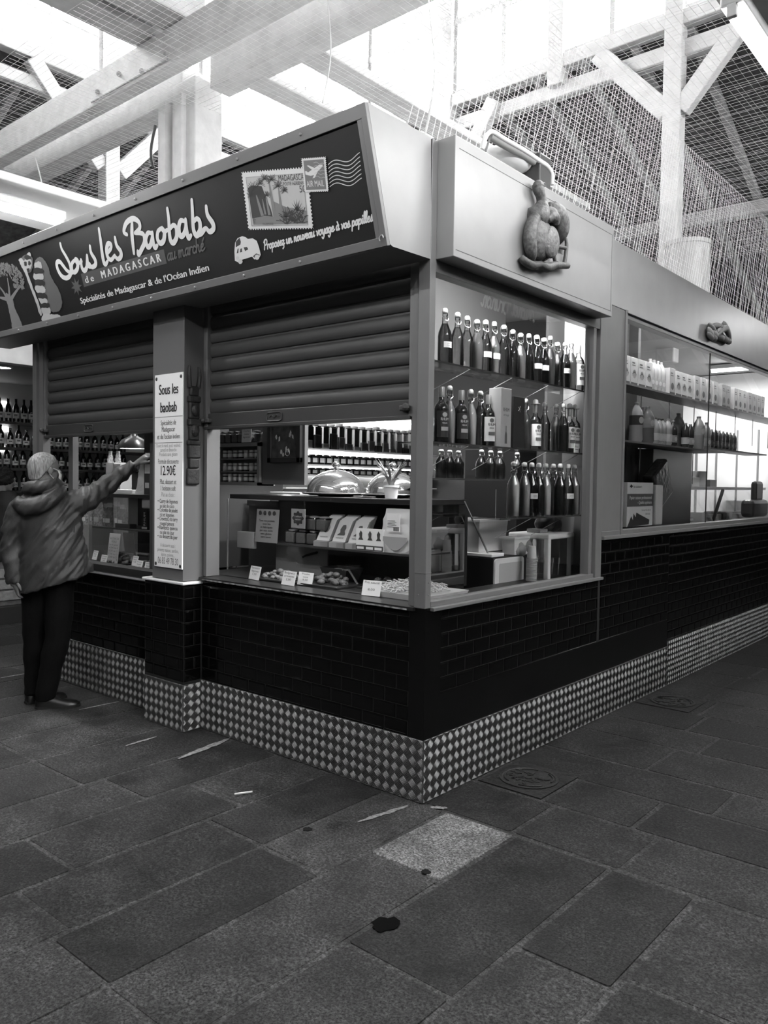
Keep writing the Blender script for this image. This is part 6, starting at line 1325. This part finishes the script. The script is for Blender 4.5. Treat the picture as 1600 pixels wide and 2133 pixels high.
m.tube([(.10, .01, 1.34), (.20, .02, 1.375), (.30, .05, 1.43), (.375, .07, 1.485), (.44, .09, 1.54), (.52, .11, 1.60), (.585, .128, 1.645)], [.10, .094, .082, .073, .067, .058, .05], 14, sm=3)
m.tube([(-.12, .0, 1.34), (-.175, .0, 1.28), (-.20, .01, 1.16), (-.207, .0, 1.06), (-.198, -.01, .96), (-.185, -.02, .85)], [.092, .082, .07, .064, .058, .05], 14, sm=3)
# hood lying on the shoulders
m.tube([(-.17, -.04, 1.40), (-.145, -.11, 1.365), (-.07, -.155, 1.36), (.02, -.16, 1.40), (.085, -.12, 1.445), (.11, -.03, 1.47)], [.03, .05, .06, .055, .042, .03], 12, sm=3)
m.tube([(-.12, -.02, 1.475), (-.095, -.085, 1.48), (-.02, -.115, 1.49), (.055, -.095, 1.505), (.085, -.02, 1.51)], [.03, .042, .045, .04, .03], 12, sm=3)
jk = mat('jacket', .032, .5, bump=.2, scale=160, var=.15, vscale=6)
jo = remeshed(m, 'jacket', jk, .0085, t, jfold, 4)
m = MB(); m.tube([(.178+.0*i, -.135+.012*i, 1.28-.05*i) for i in range(9)], .003, 5); m.build('side_seam', G(.04), jo)
# trousers
m = MB(); m.loft([ring((a, .02, z), ra, rb) for z, a, ra, rb in ((.98, .03, .165, .13), (.90, .03, .17, .135), (.82, .025, .165, .13))])
m.tube([(.085, .0, .86), (.085, -.01, .70), (.075, -.025, .48), (.035, -.02, .28), (.005, -.012, .10), (.005, -.01, .055)], [.10, .096, .083, .075, .068, .07], 14, sm=3)
m.tube([(-.055, .05, .86), (-.06, .07, .70), (-.068, .10, .48), (-.070, .12, .28), (-.072, .13, .10), (-.072, .13, .06)], [.10, .092, .078, .070, .062, .064], 14, sm=3)
remeshed(m, 'trousers', mat('trousers', .0025, .85, bump=.2, scale=90, spec=.15), .009, t, folds(.004, 10, -30, .003), 4)
def shoe(h, tp, label=None):
    h = Vector(h); tp = Vector(tp); d = (tp-h); L = d.length; d.normalize(); s = Vector((-d.y, d.x, 0)); m = MB()
    R = []
    for u, w_, zt in ((0, .024, .055), (.06, .034, .085), (.22, .037, .095), (.36, .037, .085), (.55, .042, .062), (.75, .046, .05), (.92, .036, .04), (1.0, .012, .026)):
        c = h+d*L*u; R.append([c+s*w_*math.cos(a)+Z*(.012+(zt-.012)*max(0, math.sin(a))) if math.sin(a) >= -.01 else c+s*w_*.96*math.cos(a)+Z*.012 for a in [2*PI*k/16 for k in range(16)]])
    m.loft(R); o = m.build('shoe', mat('shoe_leather', .003, .35), t, 70)
    m = MB(); R = []
    for u, w_ in ((-.01, .026), (.06, .037), (.3, .036), (.38, .036), (.55, .044), (.75, .049), (.92, .04), (1.02, .014)):
        c = h+d*L*u; R.append([c+s*w_, c-s*w_, c-s*w_+Z*.015, c+s*w_+Z*.015])
    m.loft(R); m.build('sole', G(.008, .6), o)
shoe((-.062, -.012, .0), (.215, -.05, .0)); shoe((-.125, .115, 0), (.13, .215, 0))
# hair, ears free, face mask with straps
r_ = fd.cross(Z); hM = Matrix(((fd.x, r_.x, 0), (fd.y, r_.y, 0), (0, 0, 1)))
m = MB(); rings = []
n = 30; hcv = Vector(hc)
for i in range(15):
    rg = []
    for k in range(n):
        ph = 2*PI*k/n; back = (1-math.cos(ph))/2
        tt = (.02+.98*i/14)*(.95+1.15*min(1, back*1.2)**1.2)
        x = -.012+.104*math.sin(tt)*math.cos(ph); y = .085*math.sin(tt)*math.sin(ph); z = .024+.092*math.cos(tt)-(.085*max(0, (tt-1.5))*back)
        rg.append(hcv+hM @ Vector((x, y, z)))
    rings.append(rg)
m.loft(rings)
hairm = hair_mat('grey_hair', .26)
remeshed(m, 'hair', hairm, .005, t, lambda co: .0035*mnoise.noise(Vector((co.x*70, co.y*70, co.z*9)))+.003*mnoise.noise(co*16), 3)
m = MB(); rg = []
for u in range(7):
    a = -1.15+2.3*u/6; rg.append([hcv+hM @ Vector((.018+.092*math.cos(a)*k, .074*math.sin(a)*k, z)) for z, k in ((-.005, .98), (-.03, 1.09), (-.065, 1.06), (-.10, .86))])
V_ = [[m.v(p) for p in r0] for r0 in rg]
for a, b in zip(V_, V_[1:]):
    for k in range(3): m.f([a[k], a[k+1], b[k+1], b[k]])
o = m.build('face_mask', mat('mask', .66, .7), t, 60); sd = o.modifiers.new('thick', 'SOLIDIFY'); sd.thickness = .003
m = MB()
for e in (1, -1): m.tube([q(-.02, e*.085, .012), q(.02, e*.083, .004), q(.052, e*.076, -.006)], .0022, 5); m.tube([q(-.02, e*.082, -.03), q(.02, e*.076, -.065), q(.05, e*.066, -.09)], .0022, 5)
m.build('mask_strap', mat('strap_white', .85, .6), o)
# second person, dark and half hidden at the left edge
c = P(10, 1000, 0, -6.75); hx = c.x; hy = c.y
t2 = thing('person', 'dark-haired person in dark clothes bending in the wine shop at the left edge', 'person', (hx, hy, .18), 1.0)
m = MB(); q2 = head(m, (0, 0, c.z-.18), (.9, .35, -.2)); hz = c.z-.18; k_ = hz/1.603
m.loft([ring((0, 0, z*k_), a, b, 0, 20) for z, a, b in ((.82, .15, .11), (1.15, .15, .11), (1.32, .17, .10), (1.40, .12, .08), (1.45, .06, .06))])
m.tube([(.08, 0, .86*k_), (.08, 0, .45*k_), (.08, 0, .02)], [.08, .06, .045], 10); m.tube([(-.08, 0, .86*k_), (-.08, 0, .45*k_), (-.08, 0, .02)], [.08, .06, .045], 10)
for s in (-1, 1): m.tube([(s*.16, 0, 1.36*k_), (s*.22, .04, 1.1*k_), (s*.18, .2, .98*k_)], [.05, .042, .028], 10); hand(m, (s*.18, .21, .98*k_), (-s*.2, 1, .05), (0, 0, 1), curl=(.4, .5, .5, .6), thumb=-s)
remeshed(m, 'body', mat('skin_dim', .2, .6), .008, t2, None, 3)
m = MB(); m.loft([ring((0, .0, z*k_), a, b, 0) for z, a, b in ((.75, .2, .15), (1.0, .19, .145), (1.2, .19, .14), (1.34, .19, .125), (1.41, .13, .1), (1.46, .08, .08))])
for s in (-1, 1): m.tube([(s*.13, 0, 1.34*k_), (s*.22, .04, 1.12*k_), (s*.18, .17, .985*k_)], [.085, .07, .05], 12, sm=3)
remeshed(m, 'coat', mat('coat_dark', .012, .7), .011, t2, folds(.006, 12, 26, .003), 4)
m = MB()
for s in (-1, 1): m.tube([(s*.08, 0, .86*k_), (s*.08, 0, .45*k_), (s*.08, 0, .04)], [.10, .08, .07], 12)
m.build('trousers', G(.012), t2, 60)
m = MB(); m.ball((-.03, -.01, hz+.04), .125, .12, .115, 16, 12)
remeshed(m, 'hair', mat('black_hair', .006, .8, bump=1., scale=60), .009, t2, lambda co: .022*mnoise.noise(co*22)+.01*mnoise.noise(co*50), 1)
m = MB()
for s in (-1, 1): m.box(s*.08-.045, -.08, 0, s*.08+.045, .18, .06, .015)
m.build('shoes', G(.01), t2)

# ================================================================ WINE SHOP ON THE LEFT
m = MB(); m.box(-9.5, -.5, 0, -6.12, 6, .18); struct(m.build('shop_plinth', mat('plinth_dark', .02, .6)), 'dark raised plinth of the wine shop on the left', 'plinth')
m = MB(); m.box(-7.6, .4, .18, -7.52, 6, 2.75); struct(m.build('wall_wine_shop', mat('wine_wall', .5, .6)), 'pale back wall behind the wine shelves', 'wall')
zc = P(30, 757, 0, -5.6).z; zt_ = P(30, 706, 0, -5.6).z
m = MB(); m.box(-5.75, -3, zc, -5.6, 5, zt_+.25); struct(m.build('shop_fascia', mat('shop_board', .62, .6, var=.15, vscale=4)), 'white fascia board of the wine shop on the left', 'fascia')
m = MB(); m.box(-9.5, -3, zc+.02, -5.76, 6, zc+.06); struct(m.build('ceiling_wine_shop', mat('wine_ceiling', .30, .7)), 'grey ceiling of the wine shop', 'ceiling')
for i, (px, py) in enumerate(((6, 764), (54, 820), (56, 828))):
    c = P(px, py, 2, zc+.02); t = thing('spotlight', '%s round ceiling spotlight in the wine shop' % ['nearest', 'middle', 'furthest'][i], 'spotlight', tuple(c)); m = MB(); m.lathe([(.10, -.0), (.09, -.012), (.075, -.012)], n=20, cap=(False, False)); m.build('rim', G(.6), t); m = MB(); m.lathe([(.078, -.010), (.001, -.011)], n=20); m.build('lamp', emat('spot_glow', 14), t)
def wine():
    def fn():
        m = MB(); m.lathe([(.001, 0), (.037, 0), (.037, .17), (.03, .20), (.014, .235), (.014, .295), (.001, .297)], n=12); out = [('bottle', m.mesh('wine_glass', mat('wine_dark', .008, .15), 50))]
        m = MB(); A = [(.0376*math.cos(a), .0376*math.sin(a)) for a in [-1.2+2.4*k/6 for k in range(7)]]; L = [m.v((x, y, .05)) for x, y in A]; H = [m.v((x, y, .12)) for x, y in A]
        for k in range(6): m.f([L[k], L[k+1], H[k+1], H[k]])
        m.mi = 1; m.box(.038, -.018, .08, .0385, .018, .1); out.append(('label', m.mesh('wine_label', [mat('wine_label', .55, .6), G(.1)]))); return out
    return kit(('wine',), fn)
ws = [P(30, 879, 0, -7.2).z, P(30, 932, 0, -7.2).z, P(30, 975, 0, -7.2).z, P(30, 1022, 0, -7.2).z]
rn = random.Random(21)
for r, z in enumerate(ws):
    m = MB(); m.box(-7.5, .6, z-.03, -7.15, 5.2, z); tag(m.build('wine_shelf', mat('wine_shelf', .03, .5)), '%s wooden wine shelf from the top in the shop on the left' % ORD[r], 'shelf')
    y = .9; i = 0
    while y < 2.9: 
        place(wine(), 'wine_bottle', 'dark wine bottle on the %s wine shelf, %s from the left' % (ORD[r], (ORD+['twenty-first', 'twenty-second', 'twenty-third', 'twenty-fourth', 'twenty-fifth', 'twenty-sixth', 'twenty-seventh', 'twenty-eighth'])[i]), 'bottle', (-7.27, y, z), -.3+rn.uniform(-.2, .2), 'wine bottles on the left shop shelves', (1, 1, .72+.2*(rn.random()) if r else .95)); y += rn.uniform(.085, .115); i += 1
    if r < 3: m = MB(); m.box(-7.51, .8, z+.2, -7.50, 1.42, z+.26); tag(m.build('shelf_light', emat('shelf_glow', 3)), '%s lit strip between the wine shelves' % ORD[r], 'light')  # brightness of the lit white shelf backs put in as a glowing strip
m = MB(); m.box(-6.48, .2, .18, -6.2, 1.3, .62, .01); o = m.build('wooden_crate', mat('crate', .12, .7, var=.3, vscale=20)); tag(o, 'low wooden display step at the left edge behind the man', 'display')
m = MB()
for k in range(3): m.box(-6.198, .2, .24+.12*k, -6.185, 1.3, .34+.12*k, .004)
m.build('slats', mat('crate_light', .25, .7, var=.3, vscale=20), o)
m = MB(); m.box(-6.47, .25, .622, -6.22, .75, 1.05, .01); tag(m.build('carton', mat('carton_brown', .12, .7)), 'closed carton standing on the wooden display step', 'carton')

# ================================================================ REST OF THE HALL (closes the room, shows only in reflections)
hw = mat('hall_wall', .35, .8)
m = MB(); m.box(-7.3, -11, 9.35, 11, 5.85, 9.5); struct(m.build('ceiling_nave', hw), 'boarded ceiling of the hall above the clerestories', 'ceiling')
m = MB(); m.box(11, -11.2, -.1, 11.2, 14.6, 6.6); m.box(11, -11, 6.6, 11.2, -6, 9.5); m.box(11, 5, 6.6, 11.2, 14.5, 9.5); m.box(11, -6, 8.7, 11.2, 5, 9.5)
for k in range(1, 8): m.box(11, -6+11*k/8-.05, 6.6, 11.2, -6+11*k/8+.05, 8.7)
m.box(11.05, -6, 7.6, 11.15, 5, 7.68); struct(m.build('wall_hall_right', hw), 'far right wall of the hall with its window band', 'wall')
m = MB(); m.box(-15.2, -11.2, -.1, 11.2, -11, 9.5); struct(m.build('wall_hall_front', hw), 'wall of the hall behind the viewer', 'wall')
m = MB(); m.box(4, 5.7, 6.2, 11, 5.85, 9.4); struct(m.build('wall_upper_right', hw), 'upper wall of the hall right of the clerestory windows', 'wall')
m = MB(); m.box(-7.4, -11, -.1, -7.2, -4, 9.4); struct(m.build('wall_left_near', mat('opp_dark', .03, .6)), 'wall of the hall left of the viewer', 'wall')
m = MB(); m.box(4.1, -1.2, -.03, 6.5, 12, 3.1); m.box(4.15, 4.6, 3.1, 6.5, 12, 4.4); struct(m.build('stall_opposite', mat('opp_dark', .03, .6)), 'dark stall facing the right windows across the aisle', 'stall')  # upper block added out of view to keep the window reflections dark
z0 = P(1055, 640, 0, -4.15).z
t = thing('opposite_sign', 'grey sign of the stall across the aisle, mirrored in the corner window', 'sign', (4.08, 3.0, z0)); m = MB(); m.box(-.02, -2.2, -.45, .02, 1.8, .45); m.build('board', mat('opp_board', .25, .6), t)
ya = -P(1108, 660, 0, -4.15).y+3; 
y1_, y2_ = P(1000, 620, 0, -4.15).y, P(1110, 660, 0, -4.15).y
m = MB(); script_line(m, 'Michel Brunon', lambda a, b: Vector((-.024, a, b)), y2_-3, y1_-3, -.10, .15, .035); m.build('lettering', mat('opp_ink', .9, .5), t)
tube_light(3.6, y1_-.4, y2_+.4, z0+1.0, 'tube light over the sign across the aisle')  # tube added to make the mirrored lettering brighter
m = MB(); m.box(-9, -9, -.03, 1.2, -6.2, 3.1); struct(m.build('stall_opposite', mat('opp_dark')), 'dark stall facing the front hatches across the aisle', 'stall')
m = MB(); m.box(-15, 9.6, -.1, -4.2, 9.7, 3); struct(m.build('wall_back_aisle', mat('opp_dark')), 'dark partition closing the aisle at the back', 'wall')
